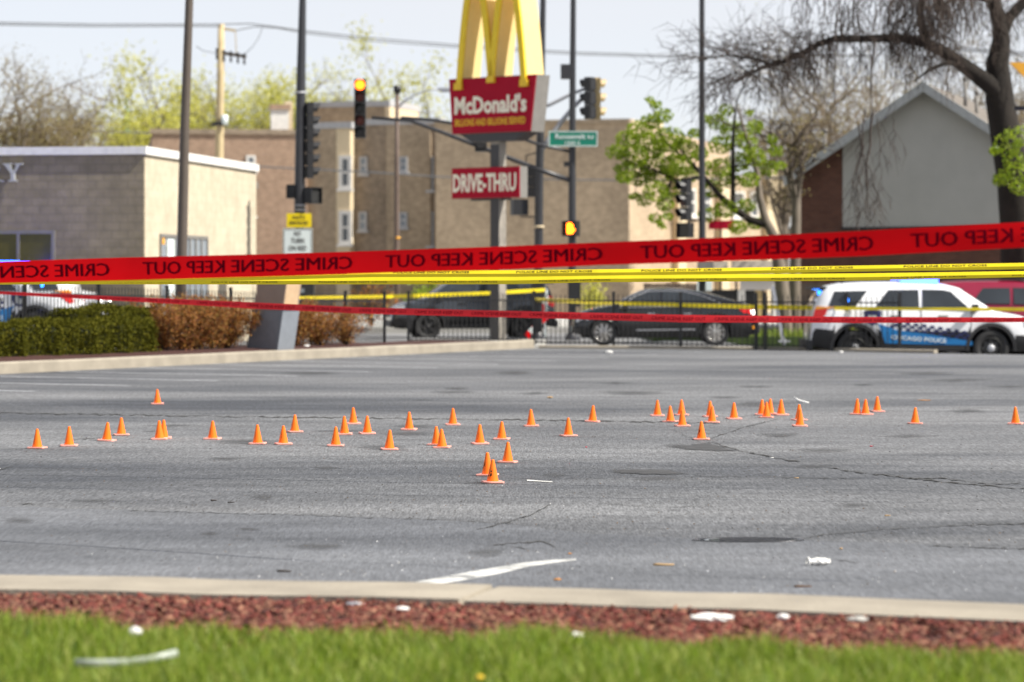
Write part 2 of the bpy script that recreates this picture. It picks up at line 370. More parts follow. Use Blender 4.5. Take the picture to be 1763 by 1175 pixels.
M['shingle'] = mat('roof_shingle', (0.16, 0.14, 0.12), 0.9, var=0.2, scale=3)
M['whiteframe'] = mat('white_window_frame', (0.72, 0.70, 0.66), 0.6)
M['pane'] = mat('window_pane', (0.10, 0.11, 0.12), 0.12, spec=0.7)
M['paneblue'] = mat('pale_window_pane', (0.22, 0.25, 0.28), 0.2, spec=0.7)
M['paneyellow'] = mat('dim_shop_pane', (0.07, 0.06, 0.008), 0.25, spec=0.5)
M['bark'] = mat('dark_bark', (0.019, 0.0145, 0.011), 0.95, var=0.35, scale=2.5, bump=0.9, bscale=9)
M['twig'] = mat('twig_bark', (0.06, 0.044, 0.035), 0.95)
M['twigpale'] = mat('pale_twig', (0.17, 0.13, 0.08), 0.95)
M['barkgrey'] = mat('grey_bark', (0.17, 0.14, 0.11), 0.95, var=0.25, scale=3)
M['leafgreen'] = mat('spring_leaf', (0.1, 0.2, 0.02), 0.5, island=[(0.14, 0.22, 0.008), (0.27, 0.36, 0.015), (0.20, 0.29, 0.010), (0.36, 0.43, 0.03)], transl=0.5)
M['leafyellow'] = mat('budding_leaf', (0.3, 0.3, 0.05), 0.6, island=[(0.42, 0.42, 0.07), (0.62, 0.60, 0.10), (0.50, 0.50, 0.13), (0.70, 0.66, 0.16)], transl=0.5)
M['budtan'] = mat('tan_bud', (0.25, 0.2, 0.08), 0.8, island=[(0.20, 0.15, 0.08), (0.30, 0.24, 0.10), (0.34, 0.30, 0.10)], transl=0.4)
M['hedge'] = mat('hedge_leaf', (0.05, 0.075, 0.02), 0.8, spec=0.08, island=[(0.034, 0.037, 0.004), (0.078, 0.080, 0.008), (0.125, 0.118, 0.012), (0.052, 0.055, 0.006), (0.18, 0.16, 0.018)], transl=0.25)
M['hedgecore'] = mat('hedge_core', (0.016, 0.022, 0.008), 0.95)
M['rustleaf'] = mat('rust_leaf', (0.3, 0.12, 0.04), 0.8, island=[(0.18, 0.055, 0.022), (0.34, 0.115, 0.03), (0.42, 0.20, 0.03), (0.13, 0.065, 0.035), (0.33, 0.20, 0.04), (0.24, 0.08, 0.035)], transl=0.3)
M['cabgrey'] = mat('cabinet_grey', (0.20, 0.22, 0.25), 0.55, var=0.1)
M['cabbrown'] = mat('cabinet_brown', (0.27, 0.20, 0.16), 0.6, var=0.08)
M['cabtan'] = mat('cabinet_tan', (0.52, 0.36, 0.22), 0.6)
M['carwhite'] = mat('white_car_paint', (0.74, 0.75, 0.77), 0.25, var=0.02, coat=0.6)
M['carblack'] = mat('black_car_paint', (0.012, 0.013, 0.016), 0.22, var=0.05, coat=0.7)
M['carslate'] = mat('slate_car_paint', (0.03, 0.036, 0.045), 0.25, var=0.05, coat=0.7)
M['carred'] = mat('red_car_paint', (0.22, 0.01, 0.035), 0.25, var=0.03, coat=0.6)
M['glass'] = mat('car_glass', (0.03, 0.035, 0.04), 0.06, spec=0.8, var=0.3, scale=1.5)
M['trimblack'] = mat('black_plastic_trim', (0.02, 0.02, 0.022), 0.6)
M['chrome'] = mat('bright_alloy', (0.62, 0.60, 0.57), 0.28, metal=0.8, var=0.1)
M['steelblack'] = mat('black_steel', (0.03, 0.03, 0.03), 0.45)
M['blue'] = mat('livery_blue', (0.01, 0.16, 0.42), 0.35, var=0.03)
M['navy'] = mat('livery_navy', (0.015, 0.02, 0.09), 0.35)
M['taillens'] = mat('red_tail_lens', (0.55, 0.01, 0.01), 0.25, emit=(1, 0.03, 0.02), es=0.12)
M['amber'] = mat('amber_lens', (0.75, 0.30, 0.02), 0.25)
M['headlens'] = mat('headlight_lens', (0.55, 0.57, 0.6), 0.12, spec=0.8)
M['paper'] = mat('white_paper', (0.80, 0.79, 0.76), 0.8, var=0.06)
M['twigdry'] = mat('dry_stick', (0.42, 0.28, 0.14), 0.9)
M['darkstick'] = mat('dark_stick', (0.05, 0.04, 0.035), 0.9)
M['leafdry'] = mat('dry_leaf', (0.45, 0.20, 0.05), 0.9)
M['redbit'] = mat('red_plastic', (0.5, 0.03, 0.06), 0.5)
M['clearplastic'] = mat('cloudy_plastic', (0.55, 0.60, 0.52), 0.3, trans=0.35)
M['glassbits'] = mat('glass_bits', (0.8, 0.82, 0.85), 0.15, spec=0.9, island=[(0.6, 0.62, 0.66), (0.95, 0.95, 0.95), (0.75, 0.72, 0.66)])
M['grit'] = mat('dark_grit', (0.04, 0.035, 0.03), 0.9, island=[(0.02, 0.02, 0.02), (0.06, 0.05, 0.04), (0.14, 0.09, 0.05)])
M['iron'] = mat('cast_iron', (0.05, 0.05, 0.055), 0.3, metal=0.5)
M['water'] = mat('wet_sheen', (0.05, 0.06, 0.07), 0.03, spec=0.9)
M['woodfence'] = mat('dark_fence_wood', (0.07, 0.05, 0.04), 0.9, var=0.3, scale=2)
M['creampanel'] = mat('cream_panel', (0.55, 0.49, 0.40), 0.7)
M['copper'] = mat('green_copper', (0.12, 0.34, 0.26), 0.7)
# ------------------------------------------------------------------ the ground
def sheet(name, pts, z, m, kind='structure', thick=0.0):
    b = MB()
    if thick: b.prism(pts, z - thick, z, 0)
    else: b.poly([(x, y, z) for x, y in pts])
    return tag(b.build(name, m), kind=kind)
sheet('ground', [(-1500, -300), (1500, -300), (1500, 2500), (-1500, 2500)], -0.75, M['ground'])
CU = Vector((0.4622, 0.8868, 0)); CN = Vector((-0.8868, 0.4622, 0)); C0 = Vector((-9.3, 51.4, 0))
def cl(t, off=0.0, z=0.0):          # along the far-left kerb, off metres into the planting
    p = C0 + CU * t + CN * off; return Vector((p.x, p.y, z))
NK = lambda x: 14.78 - x * 0.2486 - 0.022 * x * x     # far edge of the near kerb
edge = [(0.45, 70.2), (3.0, 69.7), (6.6, 68.4), (9.3, 66.0), (14.0, 62.5), (40, 50)]
a0 = cl(-30); a1 = cl(20.9)
lot = [(-40, 3), (40, 3)] + edge[::-1] + [(a1.x, a1.y + 0.1), (a0.x - 0.3, a0.y)]
b = MB(); b.prism(lot, -0.7, 0.0, 0)
tag(b.build('parking_lot', M['asphalt']), kind='structure')
# the street beyond the lot falls away to the right
def zs(x): 
    t = min(1, max(0, (x - 5.4) / 3.0)); t = t * t * (3 - 2 * t); return -0.03 - 0.34 * t
b = MB(); xs = np.linspace(-70, 70, 141); ys = [60, 75, 90, 108]
vs = [(x, y, zs(x) - 0.10 * max(0, min(1, (y - 76) / 12)) * (1 if x < 5 else 0.2)) for y in ys for x in xs]; n = len(xs)
b.add(vs, [(j * n + i, j * n + i + 1, (j + 1) * n + i + 1, (j + 1) * n + i) for j in range(3) for i in range(n - 1)])
tag(b.build('street', M['street']), kind='structure')
sheet('pavement', [(-70, 96), (70, 96), (70, 135), (-70, 135)], 0.06, M['walk'], thick=0.8)
b = MB(); b.prism([(4.0, 80.5), (11.0, 80.5), (11.0, 90), (4.0, 90)], -0.4, 0.07)
tag(b.build('grass_verge', M['turf']), kind='structure')

# resealed strip of asphalt along the near kerb
b = MB(); U = [(-300, 866), (0, 872), (290, 880), (500, 886), (700, 893), (880, 903), (1000, 918), (1190, 927), (1400, 931), (1763, 944), (2000, 948)]
top = []
for (x0, y0), (x1, y1) in zip(U, U[1:]):
    for j in range(12): f = j / 12; top.append(G(x0 + (x1 - x0) * f, y0 + (y1 - y0) * f + random.uniform(-1.2, 1.2), 0.003))
n = len(top); vs = top + [Vector((p.x, 12.5, .003)) for p in top]; b.add(vs, [(i, i + 1, n + i + 1, n + i) for i in range(n - 1)])
tag(b.build('resealed_strip', M['sealed']), kind='structure')
# cracks, patches and stains lying on the lot
def strip_mb(b, px, wpx, z, mi=0, jit=1.1):
    """ragged ribbon following photograph points on the lot; wpx = apparent thickness"""
    pts = []
    for i in range(len(px) - 1):
        (x0, y0), (x1, y1) = px[i], px[i + 1]; k = max(2, int(abs(x1 - x0) + abs(y1 - y0)) // 7)
        for j in range(k): f = j / k; pts.append((x0 + (x1 - x0) * f, y0 + (y1 - y0) * f + random.uniform(-jit, jit)))
    pts.append(px[-1])
    up = []; dn = []
    for i, (x, y) in enumerate(pts):
        e = min(1, i / 3 + 0.15, (len(pts) - 1 - i) / 3 + 0.15); h = wpx * 0.5 * random.uniform(0.15, 1.35) * e
        up.append(G(x, y - h, z)); dn.append(G(x, y + h, z))
    vs = up + dn; n = len(up)
    b.add(vs, [(i, i + 1, n + i + 1, n + i) for i in range(n - 1)], mi)
b = MB()
CR = [([(-60, 709), (0, 711), (200, 714), (400, 717), (600, 719), (800, 722), (1000, 724), (1180, 727), (1240, 729)], 1.9),
      ([(820, 912), (870, 900), (910, 888), (945, 870), (960, 862)], 2.2), ([(835, 941), (880, 935), (930, 932), (945, 935), (962, 947)], 2.4),
      ([(1218, 757), (1245, 768), (1290, 779), (1335, 788), (1390, 797)], 2.2), ([(1222, 756), (1260, 742), (1300, 730), (1340, 722)], 1.8),
      ([(1420, 803), (1470, 812), (1560, 822), (1640, 831), (1763, 841), (1900, 850)], 2.2), ([(1560, 824), (1620, 823), (1700, 832), (1763, 833)], 2.2),
      ([(1385, 926), (1430, 919), (1530, 910), (1700, 902), (1850, 899)], 1.6), ([(1600, 940), (1700, 943), (1763, 945), (1900, 948)], 2.4),
      ([(-40, 812), (0, 808), (38, 798)], 1.6), ([(200, 878), (290, 881), (500, 886), (700, 893), (890, 901)], 1.1),
      ([(1190, 819), (1330, 821), (1480, 824)], 1.0), ([(120, 757), (180, 753)], 1.6), ([(880, 941), (915, 945)], 1.6),
      ([(1160, 740), (1185, 752), (1205, 760)], 1.0), ([(30, 866), (70, 868)], 2.2), ([(1435, 963), (1480, 969)], 1.6), ([(1030, 865), (1130, 873), (1240, 871)], 0.8)]
for px, wp in CR: strip_mb(b, px, wp * .6, 0.007)
tag(b.build('asphalt_crack', M['crack']), kind='structure')
def blob(px, z, m, name, ragged=1.4):
    b = MB(); pts = []
    for i in range(len(px)):
        (x0, y0), (x1, y1) = px[i], px[(i + 1) % len(px)]
        for j in range(5): f = j / 5; pts.append(G(x0 + (x1 - x0) * f + random.uniform(-3, 3), y0 + (y1 - y0) * f + random.uniform(-1, 1) * ragged * 0.5, z))
    c = sum(pts, Vector()) / len(pts); n = len(pts)
    mid = [c.lerp(p, .55) for p in pts]
    b.add(pts + mid + [c], [(i, (i + 1) % n, n + (i + 1) % n, n + i) for i in range(n)] + [(n + i, n + (i + 1) % n, 2 * n) for i in range(n)])
    o = b.build(name, m); at = o.data.attributes.new('edge', 'FLOAT', 'POINT'); at.data.foreach_set('value', [0.0] * n + [.55] * n + [1.0])
    return tag(o, kind='structure')
blob([(1038, 811), (1070, 807), (1120, 807), (1165, 808), (1193, 815), (1170, 819), (1110, 817), (1060, 815)], 0.006, M['patchsoft'], 'asphalt_patch')
blob([(1135, 769), (1190, 764), (1222, 759), (1250, 770), (1285, 777), (1240, 778), (1180, 775)], 0.006, M['patchsoft'], 'asphalt_patch')
for px in ([(1010, 660), (1060, 657), (1110, 660), (1060, 663)], [(225, 733), (300, 729), (360, 732), (290, 736)], [(880, 678), (930, 674), (960, 677), (920, 681)],
           [(1480, 752), (1560, 746), (1650, 750), (1560, 756)], [(1230, 698), (1290, 690), (1390, 693), (1300, 702)], [(690, 690), (730, 687), (760, 690)],
           [(230, 743), (275, 741), (268, 745)], [(1560, 655), (1650, 650), (1740, 653), (1640, 660)]):
    blob(px, 0.005, M['stain'], 'oil_stain', 1.2)
sr = random.Random(12)
for i in range(34):
    x, y = sr.uniform(-20, 1780), 640 + 330 * sr.random() ** 1.3; wx = sr.uniform(40, 170); wy = sr.uniform(2.0, 5.5) * (1 + (y - 640) / 300)
    blob([(x + wx * .5 * math.cos(a) * sr.uniform(.7, 1.2), y + wy * math.sin(a) * sr.uniform(.7, 1.2)) for a in np.linspace(0, 2 * math.pi, 9)[:-1]], 0.0045 + i * 2e-5, M['stain'], 'oil_stain', 1.0)
# painted lines: bay lines off the far-left kerb and the worn white stroke at the front
b = MB()
for k in range(11):
    t = -6 + k * 2.55; p0 = cl(t, -0.15); p1 = p0 - CN * 5.2; hw = CU * 0.09
    b.poly([p + Vector((0, 0, 0.004)) for p in (p0 - hw, p1 - hw, p1 + hw, p0 + hw)])
def worn(o, v): a_ = o.data.attributes.new('edge', 'FLOAT', 'POINT'); a_.data.foreach_set('value', [v] * len(o.data.vertices)); return tag(o, kind='structure')
worn(b.build('parking_bay_line', M['oldpaint']), .50)
b = MB(); U = [(650, 1020), (690, 1006), (760, 994), (830, 981), (900, 969), (950, 964), (992, 962)]; D = [(690, 1024), (740, 1008), (800, 999), (855, 989), (905, 977), (955, 969), (992, 965)]
vs = [G(x, y, 0.005) for x, y in U + D]; b.add(vs, [(i, i + 1, 8 + i, 7 + i) for i in range(6)])
worn(b.build('worn_paint_stroke', M['paint']), .34)
b = MB(); q = [G(x, y, 0.005) for x, y in ((907, 826), (951, 829.2), (951, 830.6), (907, 828))]; b.poly(q)
worn(b.build('paint_dash', M['paint']), .6)

# kerbs
def kerb(name, line, wdt, h, side):
    """kerb along a line of (x,y); rounded top edge on the lot side; side = unit offset direction"""
    b = MB(); prof = [(0, -0.3), (0.0, h - 0.03), (0.03, h), (wdt, h), (wdt, -0.3)]; n = len(prof); vs = []
    L = []
    for i in range(len(line) - 1):
        p, q = Vector((*line[i], 0)), Vector((*line[i + 1], 0)); k = max(1, int((q - p).length / 1.5))
        L += [p + (q - p) * j / k for j in range(k)]
    L.append(Vector((*line[-1], 0)))
    for i, p in enumerate(L):
        d = (L[min(i + 1, len(L) - 1)] - L[max(i - 1, 0)]).normalized(); s = Vector((-d.y, d.x, 0)) * side
        jz = random.uniform(-0.006, 0.006)
        vs += [p + s * a + Vector((0, 0, z + (jz if z > 0 else 0))) for a, z in prof]
    fs = [(i * n + j, i * n + j + 1, (i + 1) * n + j + 1, (i + 1) * n + j) for i in range(len(L) - 1) for j in range(n - 1)]
    fs += [tuple(range(n)), tuple(range((len(L) - 1) * n, len(L) * n))[::-1]]
    b.add(vs, fs); return tag(b.build(name, M['concrete']), kind='structure')
kerb('kerb', [(x, NK(x)) for x in np.linspace(-6, -0.1, 14)], 0.72, 0.152, -1)
kerb('kerb', [(x, NK(x) - .010) for x in np.linspace(-0.06, 6, 14)], 0.72, 0.147, -1)
A = cl(-14); B = cl(20.6)
kerb('kerb', [(A.x, A.y), (B.x, B.y), (0.35, 70.15), (0.55, 70.6)], 0.22, 0.21, 1)
kerb('kerb', [(0.66, 70.35), (3.0, 69.85), (6.6, 68.5), (9.3, 66.15), (9.75, 65.75)], 0.16, 0.075, 1)
# planting bed behind the far-left kerb
b = MB()
ts = np.linspace(-14, 20.2, 24); vs = []
for t in ts:
    for off, z in ((0.2, 0.2), (0.9, 0.27), (2.3, 0.30), (2.5, -0.3)):
        k = max(0.0, 1 - max(0, t) / 20); vs.append(cl(t, off, z if z < 0 else 0.19 + (z - 0.19) * k + random.uniform(-0.01, 0.01)))
b.add(vs, [(i * 4 + j, i * 4 + j + 1, (i + 1) * 4 + j + 1, (i + 1) * 4 + j) for i in range(23) for j in range(3)])
tag(b.build('mulch_bed', M['soil']), kind='structure')
sheet('sign_island', [(-2.6, 70.3), (0.7, 70.8), (1.0, 78.5), (-2.6, 78.5)], 0.06, M['walk'], thick=0.5)
# near bed: soil, wood chips, lawn
b = MB(); xs = np.linspace(-6, 6, 25); b.add([(x, NK(x) - .68, .112) for x in xs] + [(x, 5, .10) for x in xs], [(i, i + 1, 26 + i, 25 + i) for i in range(24)])
tag(b.build('mulch_bed', M['soil']), kind='structure')
GE = lambda x: NK(x) - 2.36 + 0.10 * np.sin(x * 2.3) + 0.07 * np.sin(x * 5.9 + 1)
n = 26000; X = RNG.uniform(-4.2, 4.2, n); Yk = NK(X); Y = Yk - 0.735 - RNG.uniform(0, 1, n) ** 1.0 * (Yk - 0.735 - GE(X) + 0.3)
Z = 0.114 + RNG.uniform(0, 0.022, n); a = RNG.uniform(0, 2 * np.pi, n); L = RNG.uniform(0.007, 0.028, n); W_ = L * RNG.uniform(0.18, 0.45, n); tl = RNG.normal(0, 0.35, n)
d = np.stack([np.cos(a) * L, np.sin(a) * L, tl * L], 1); s = np.stack([-np.sin(a) * W_, np.cos(a) * W_, RNG.normal(0, 0.5, n) * W_], 1); C = np.stack([X, Y, Z], 1); h = np.array([0, 0, 0.006])
v = np.stack([C - d - s, C + d - s, C + d + s, C - d + s, C - d * .9 - s * .8 + h, C + d * .9 - s * .8 + h, C + d * .9 + s * .8 + h, C - d * .9 + s * .8 + h], 1).reshape(-1, 3)
base = np.array([[4, 5, 6, 7], [0, 1, 5, 4], [1, 2, 6, 5], [2, 3, 7, 6], [3, 0, 4, 7]])
lp = (np.arange(n)[:, None, None] * 8 + base[None]).reshape(-1)
tag(np_mesh('mulch_chips', v, lp, np.full(n * 5, 4), M['chips']), kind='stuff')
b = MB(); xs = np.linspace(-6, 6, 61)
vs = [(x, GE(x) - 0.02, 0.122) for x in xs] + [(x, 6, 0.122) for x in xs]
b.add(vs, [(i, i + 1, 61 + i + 1, 61 + i) for i in range(60)]); tag(b.build('lawn', M['turf']), kind='structure')
n = 62000; X = RNG.uniform(-3.6, 3.6, n); g = GE(X); Y = g + 0.06 - np.abs(RNG.normal(0, 1, n)) * 0.0 - RNG.uniform(0, 1, n) ** 1.1 * (g - 9.9)
cl_ = np.sin(X * 3.1 + Y * 1.7) + np.sin(X * 7.3 - Y * 4.1) + np.sin(X * 13 + 1) * 0.6
hh = RNG.uniform(0.06, 0.135, n) * (1 + 0.16 * cl_); hh *= np.where(Y > g - 0.03, 0.8, 1); wv = RNG.uniform(0.0022, 0.0045, n)
a = RNG.uniform(0, 2 * np.pi, n); lean = RNG.uniform(0.1, 0.75, n) * hh; la = RNG.uniform(0, 2 * np.pi, n)
C = np.stack([X, Y, np.full(n, 0.118)], 1); s = np.stack([np.cos(a) * wv, np.sin(a) * wv, np.zeros(n)], 1)
l1 = np.stack([np.cos(la) * lean * .3, np.sin(la) * lean * .3, hh * .6], 1); l2 = np.stack([np.cos(la) * lean, np.sin(la) * lean, hh], 1)
v = np.stack([C - s, C + s, C + l1 + s * .8, C + l1 - s * .8, C + l2], 1).reshape(-1, 3); ar = np.arange(n)[:, None] * 5
lp = np.concatenate([ar + np.array([0, 1, 2, 3]), ar + np.array([3, 2, 4])], 1).reshape(-1)
tag(np_mesh('grass', v, lp, np.tile([4, 3], n), M['grass']), kind='stuff')
# glass crumbs and grit scattered on the lot
def crumbs(name, n, fn, lo, hi, m):
    C = np.array([fn() for _ in range(n)]); r = RNG.uniform(lo, hi, n)[:, None]
    o = np.array([[1, 0, 0.1], [0, 1, 0.1], [-1, 0, 0.1], [0, -1, 0.1], [0.1, 0, 1]]); 
    a = RNG.uniform(0, 6.28, n); R = np.zeros((n, 5, 3)); 
    R[:, :, 0] = o[:, 0] * np.cos(a)[:, None] - o[:, 1] * np.sin(a)[:, None]; R[:, :, 1] = o[:, 0] * np.sin(a)[:, None] + o[:, 1] * np.cos(a)[:, None]; R[:, :, 2] = o[:, 2]
    R *= RNG.uniform(0.6, 1.3, (n, 5, 1)); v = (C[:, None] + R * r[:, None]).reshape(-1, 3)
    f = np.array([[0, 1, 4], [1, 2, 4], [2, 3, 4], [3, 0, 4]]); lp = (np.arange(n)[:, None, None] * 5 + f[None]).reshape(-1)
    return tag(np_mesh(name, v, lp, np.full(n * 4, 3), m), kind='stuff')
def near_glass():
    u = random.random()
    if u < .45: x, y = random.gauss(560, 170), 1000 - abs(random.gauss(0, 38))
    elif u < .85: x, y = random.gauss(1480, 190), 1022 - abs(random.gauss(0, 26))
    else: x, y = random.uniform(100, 1700), random.uniform(930, 1005)
    p = G(x, min(y, 1003 + x * 0.018)); return (p.x, p.y, 0.001)
crumbs('glass_crumbs', 190, near_glass, 0.002, 0.007, M['glassbits'])
def anygrit():
    p = G(random.uniform(-50, 1800), 640 + 380 * random.random() ** 0.8); return (p.x, p.y, 0.0)
crumbs('grit', 1700, anygrit, 0.002, 0.009, M['grit'])
def palegrit():
    p = G(random.uniform(-50, 1800), 680 + 330 * random.random()); return (p.x, p.y, 0.0)
crumbs('pale_grit', 160, palegrit, 0.002, 0.005, M['glassbits'])
# ------------------------------------------------------------------ buildings
def wall_prism(name, foot, z0, z1, m, parent, mi=None):
    b = MB(); b.prism(foot, z0, z1); return b.build(name, m, parent)
def rel(p, o): return (p[0] - o[0], p[1] - o[1])
def quad_foot(p0, p1, depth):
    """footprint behind a front edge p0->p1 (left to right seen from the camera)"""
    d = Vector((p1[0] - p0[0], p1[1] - p0[1])).normalized(); n = Vector((-d.y, d.x)) * depth
    return [tuple(p0), tuple(p1), (p1[0] + n.x, p1[1] + n.y), (p0[0] + n.x, p0[1] + n.y)]
class Face:
    """local frame of a facade: u to the right seen from the camera, z up, out towards the viewer"""
    def __init__(s, p0, p1):
        s.p0 = Vector((*p0[:2], 0)); s.u = Vector((p1[0] - p0[0], p1[1] - p0[1], 0)); s.L = s.u.length; s.u.normalize(); s.n = Vector((s.u.y, -s.u.x, 0))
    def at(s, u, z, out=0.0): return s.p0 + s.u * u + s.n * out + Vector((0, 0, z))
    def upx(s, px):   # distance along the facade under a photograph column
        k = (px - CX) / F; return (k * s.p0.y - s.p0.x) / (s.u.x - k * s.u.y)
    def zpx(s, px, py): p = s.at(s.upx(px), 0); return H - (py - HY) * p.y / F
    def slab(s, b, u0, u1, z0, z1, o0, o1, mi=0):
        vs = [s.at(u, z, o) for o in (o0, o1) for z in (z0, z1) for u in (u0, u1)]
        return b.add(vs, [(0, 1, 3, 2), (4, 5, 7, 6), (0, 1, 5, 4), (2, 3, 7, 6), (0, 2, 6, 4), (1, 3, 7, 5)], mi)
def window(face, px0, px1, py0, py1, parent, frame_m, pane_m, org, fr=0.16, sash=True, lab=None):
    pc = (px0 + px1) / 2; z1, z0 = face.zpx(pc, py0), face.zpx(pc, py1); u0, u1 = face.upx(px0), face.upx(px1)
    b = MB()
    for (a, c, e, g) in ((u0, u1, z0, z0 + fr), (u0, u1, z1 - fr, z1), (u0, u0 + fr, z0 + fr, z1 - fr), (u1 - fr, u1, z0 + fr, z1 - fr)):
        face.slab(b, a, c, e, g, -0.02, 0.09)
    if sash: face.slab(b, u0 + fr, u1 - fr, (z0 + z1) / 2 - 0.05, (z0 + z1) / 2 + 0.05, -0.02, 0.07)
    face.slab(b, u0 - 0.08, u1 + 0.08, z0 - 0.12, z0, -0.02, 0.16)
    for i, p in enumerate(b.v): b.v[i] = tuple(Vector(p) - org)
    f = b.build('window', frame_m, parent); 
    if lab: f['label'] = lab
    b = MB(); face.slab(b, u0 + fr, u1 - fr, z0 + fr, z1 - fr, -0.01, 0.02)
    for i, p in enumerate(b.v): b.v[i] = tuple(Vector(p) - org)
    b.build('pane', pane_m, f)
def loc(b, org):
    for i, p in enumerate(b.v): b.v[i] = tuple(Vector(p) - org)
    return b

# --- low block shop on the left
c = (-9.32, 72.0); l0 = (-25.0, 74.4); r0 = (-7.53, 83.7)
org = Vector((*c, 0)); bl = thing('block_shop', 'low grey block shop with white coping and metal letters, left of the brown lamp post', 'shop', org)
zt = H + 212 / (F / 72)
d1 = Vector((l0[0] - c[0], l0[1] - c[1])); back = Vector((r0[0] - c[0], r0[1] - c[1]))
ft = [l0, c, r0, (l0[0] + back.x, l0[1] + back.y)]
fr_ = Face(l0, c); sd_ = Face(c, r0)
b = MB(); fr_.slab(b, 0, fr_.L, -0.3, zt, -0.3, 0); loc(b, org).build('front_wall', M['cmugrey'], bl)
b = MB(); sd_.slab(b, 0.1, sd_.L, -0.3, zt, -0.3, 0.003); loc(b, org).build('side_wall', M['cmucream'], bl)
b = MB(); b.prism([(p[0] * 0.995, p[1] + 0.4) for p in ft], zt - 0.5, zt - 0.3); loc(b, org).build('roof', M['shingle'], bl)
b = MB(); fr_.slab(b, 0, fr_.L + 0.075, zt, zt + 0.2, -0.35, 0.07); sd_.slab(b, -0.03, sd_.L + 0.05, zt, zt + 0.203, -0.35, 0.08)
loc(b, org).build('coping', M['coping'], bl)
def shopwin(face, px0, px1, py0, z0, mull, pm, name='window'):
    pc = (px0 + px1) / 2; z1 = face.zpx(pc, py0); u0, u1 = face.upx(px0), face.upx(px1); b = MB(); f_ = 0.09
    for (a, c_, e, g) in ((u0, u1, z0, z0 + f_), (u0, u1, z1 - f_, z1), (u0, u0 + f_, z0 + f_, z1 - f_), (u1 - f_, u1, z0 + f_, z1 - f_)): face.slab(b, a, c_, e, g, -0.02, 0.05)
    for mpx in mull: u = face.upx(mpx); face.slab(b, u - 0.035, u + 0.035, z0 + f_, z1 - f_, -0.02, 0.05)
    f = loc(b, org).build(name, M['signgrey'], bl); b = MB(); face.slab(b, u0 + f_, u1 - f_, z0 + f_, z1 - f_, -0.01, 0.02)
    loc(b, org).build('pane', pm, f); return f
shopwin(fr_, -60, 95, 397, 0.6, [32], M['paneyellow'])
wv_ = shopwin(sd_, 274, 356, 405, 0.5, [285, 299, 325, 335, 345], M['paneblue'])
b = MB(); u0, u1 = sd_.upx(283), sd_.upx(300); sd_.slab(b, u0 + .06, u1, 0.75, sd_.zpx(290, 412), 0.021, 0.03)
loc(b, org).build('poster', M['white'], wv_)
b = MB(); u0, u1 = sd_.upx(275), sd_.upx(282); sd_.slab(b, u0 + .15, u1, sd_.zpx(279, 421), sd_.zpx(279, 409), 0.021, 0.03); loc(b, org).build('poster', M['orange'], wv_)
# serif letters R and Y on the front wall
def letter(polys, px0, px1, py0, py1):
    u0, u1 = fr_.upx(px0), fr_.upx(px1); z1, z0 = fr_.zpx(20, py0), fr_.zpx(20, py1); b = MB()
    for poly in polys:
        n = len(poly); vs = [fr_.at(u0 + (u1 - u0) * a, z0 + (z1 - z0) * h, o) for o in (0.05, 0.14) for a, h in poly]
        b.add(vs, [tuple(range(n)), tuple(range(n, 2 * n))[::-1]] + [(i, (i + 1) % n, n + (i + 1) % n, n + i) for i in range(n)])
    loc(b, org).build('lettering', M['fascia'], bl)
letter([[(0, .93), (0, 1), (.42, 1), (.42, .93)], [(.08, .93), (.34, .93), (.58, .46), (.42, .40)], [(.60, .93), (.60, 1), (1, 1), (1, .93)], [(.72, .93), (.86, .93), (.60, .46), (.50, .46)],
        [(.40, .07), (.40, .45), (.60, .45), (.60, .07)], [(.28, 0), (.28, .07), (.72, .07), (.72, 0)]], 8, 41, 282, 313)
letter([[(0, .0), (0, .07), (.45, .07), (.45, 0)], [(.1, .07), (.1, .93), (.32, .93), (.32, .07)], [(0, .93), (0, 1), (.55, 1), (.75, .93)], [(.55, 1), (.8, .93), (.92, .75), (.72, .75), (.62, .90)],
        [(.92, .75), (.8, .55), (.5, .46), (.5, .55), (.66, .6), (.72, .75)], [(.45, .5), (.62, .5), (1, .0), (.78, .0)], [(.9, 0), (.9, .06), (1.12, .06), (1.12, 0)]], -32, 4, 282, 313)

# --- brown brick block behind the shop
p0, p1 = P(262, 478, 139.5), P(530, 478, 140.6); fa = Face(p0, p1); org = Vector((p0.x, p0.y, 0))
bb = thing('brick_building', 'long low brown brick building with white chimney, behind the cream shop wall', 'building', org)
zt = fa.zpx(300, 231); b = MB(); b.prism([rel(q, org) for q in quad_foot(p0, p1, 18)], -0.5, zt); b.build('wall', M['brickbrown'], bb)
b = MB(); fa.slab(b, -0.1, fa.L + .1, zt, zt + 0.25, -0.5, 0.1); loc(b, org).build('coping', M['brickdark'], bb)
u = fa.upx(485); b = MB(); b.prism([(p.x - org.x, p.y - org.y) for p in (fa.at(u - .45, 0, -1), fa.at(u + .42, 0, -1), fa.at(u + .42, 0, -2), fa.at(u - .45, 0, -2))], zt + .25, zt + 1.3)
ch = b.build('chimney', M['whiteframe'], bb)
b = MB(); b.prism([(p.x - org.x, p.y - org.y) for p in (fa.at(u - .5, 0, -.9), fa.at(u + .5, 0, -.9), fa.at(u + .5, 0, -2.1), fa.at(u - .5, 0, -2.1))], zt + 1.3, zt + 1.55); b.build('cap', M['brickbrown'], ch)
b = MB(); u2 = fa.upx(503); fa.slab(b, u2 - .2, u2 + .2, zt + .25, zt + 1.8, -3, -2.5); loc(b, org).build('flue', M['stone'], bb)
window(fa, 424, 440, 268, 296, bb, M['whiteframe'], M['paneblue'], org, 0.1)
window(fa, 424, 440, 340, 372, bb, M['whiteframe'], M['paneblue'], org, 0.1)

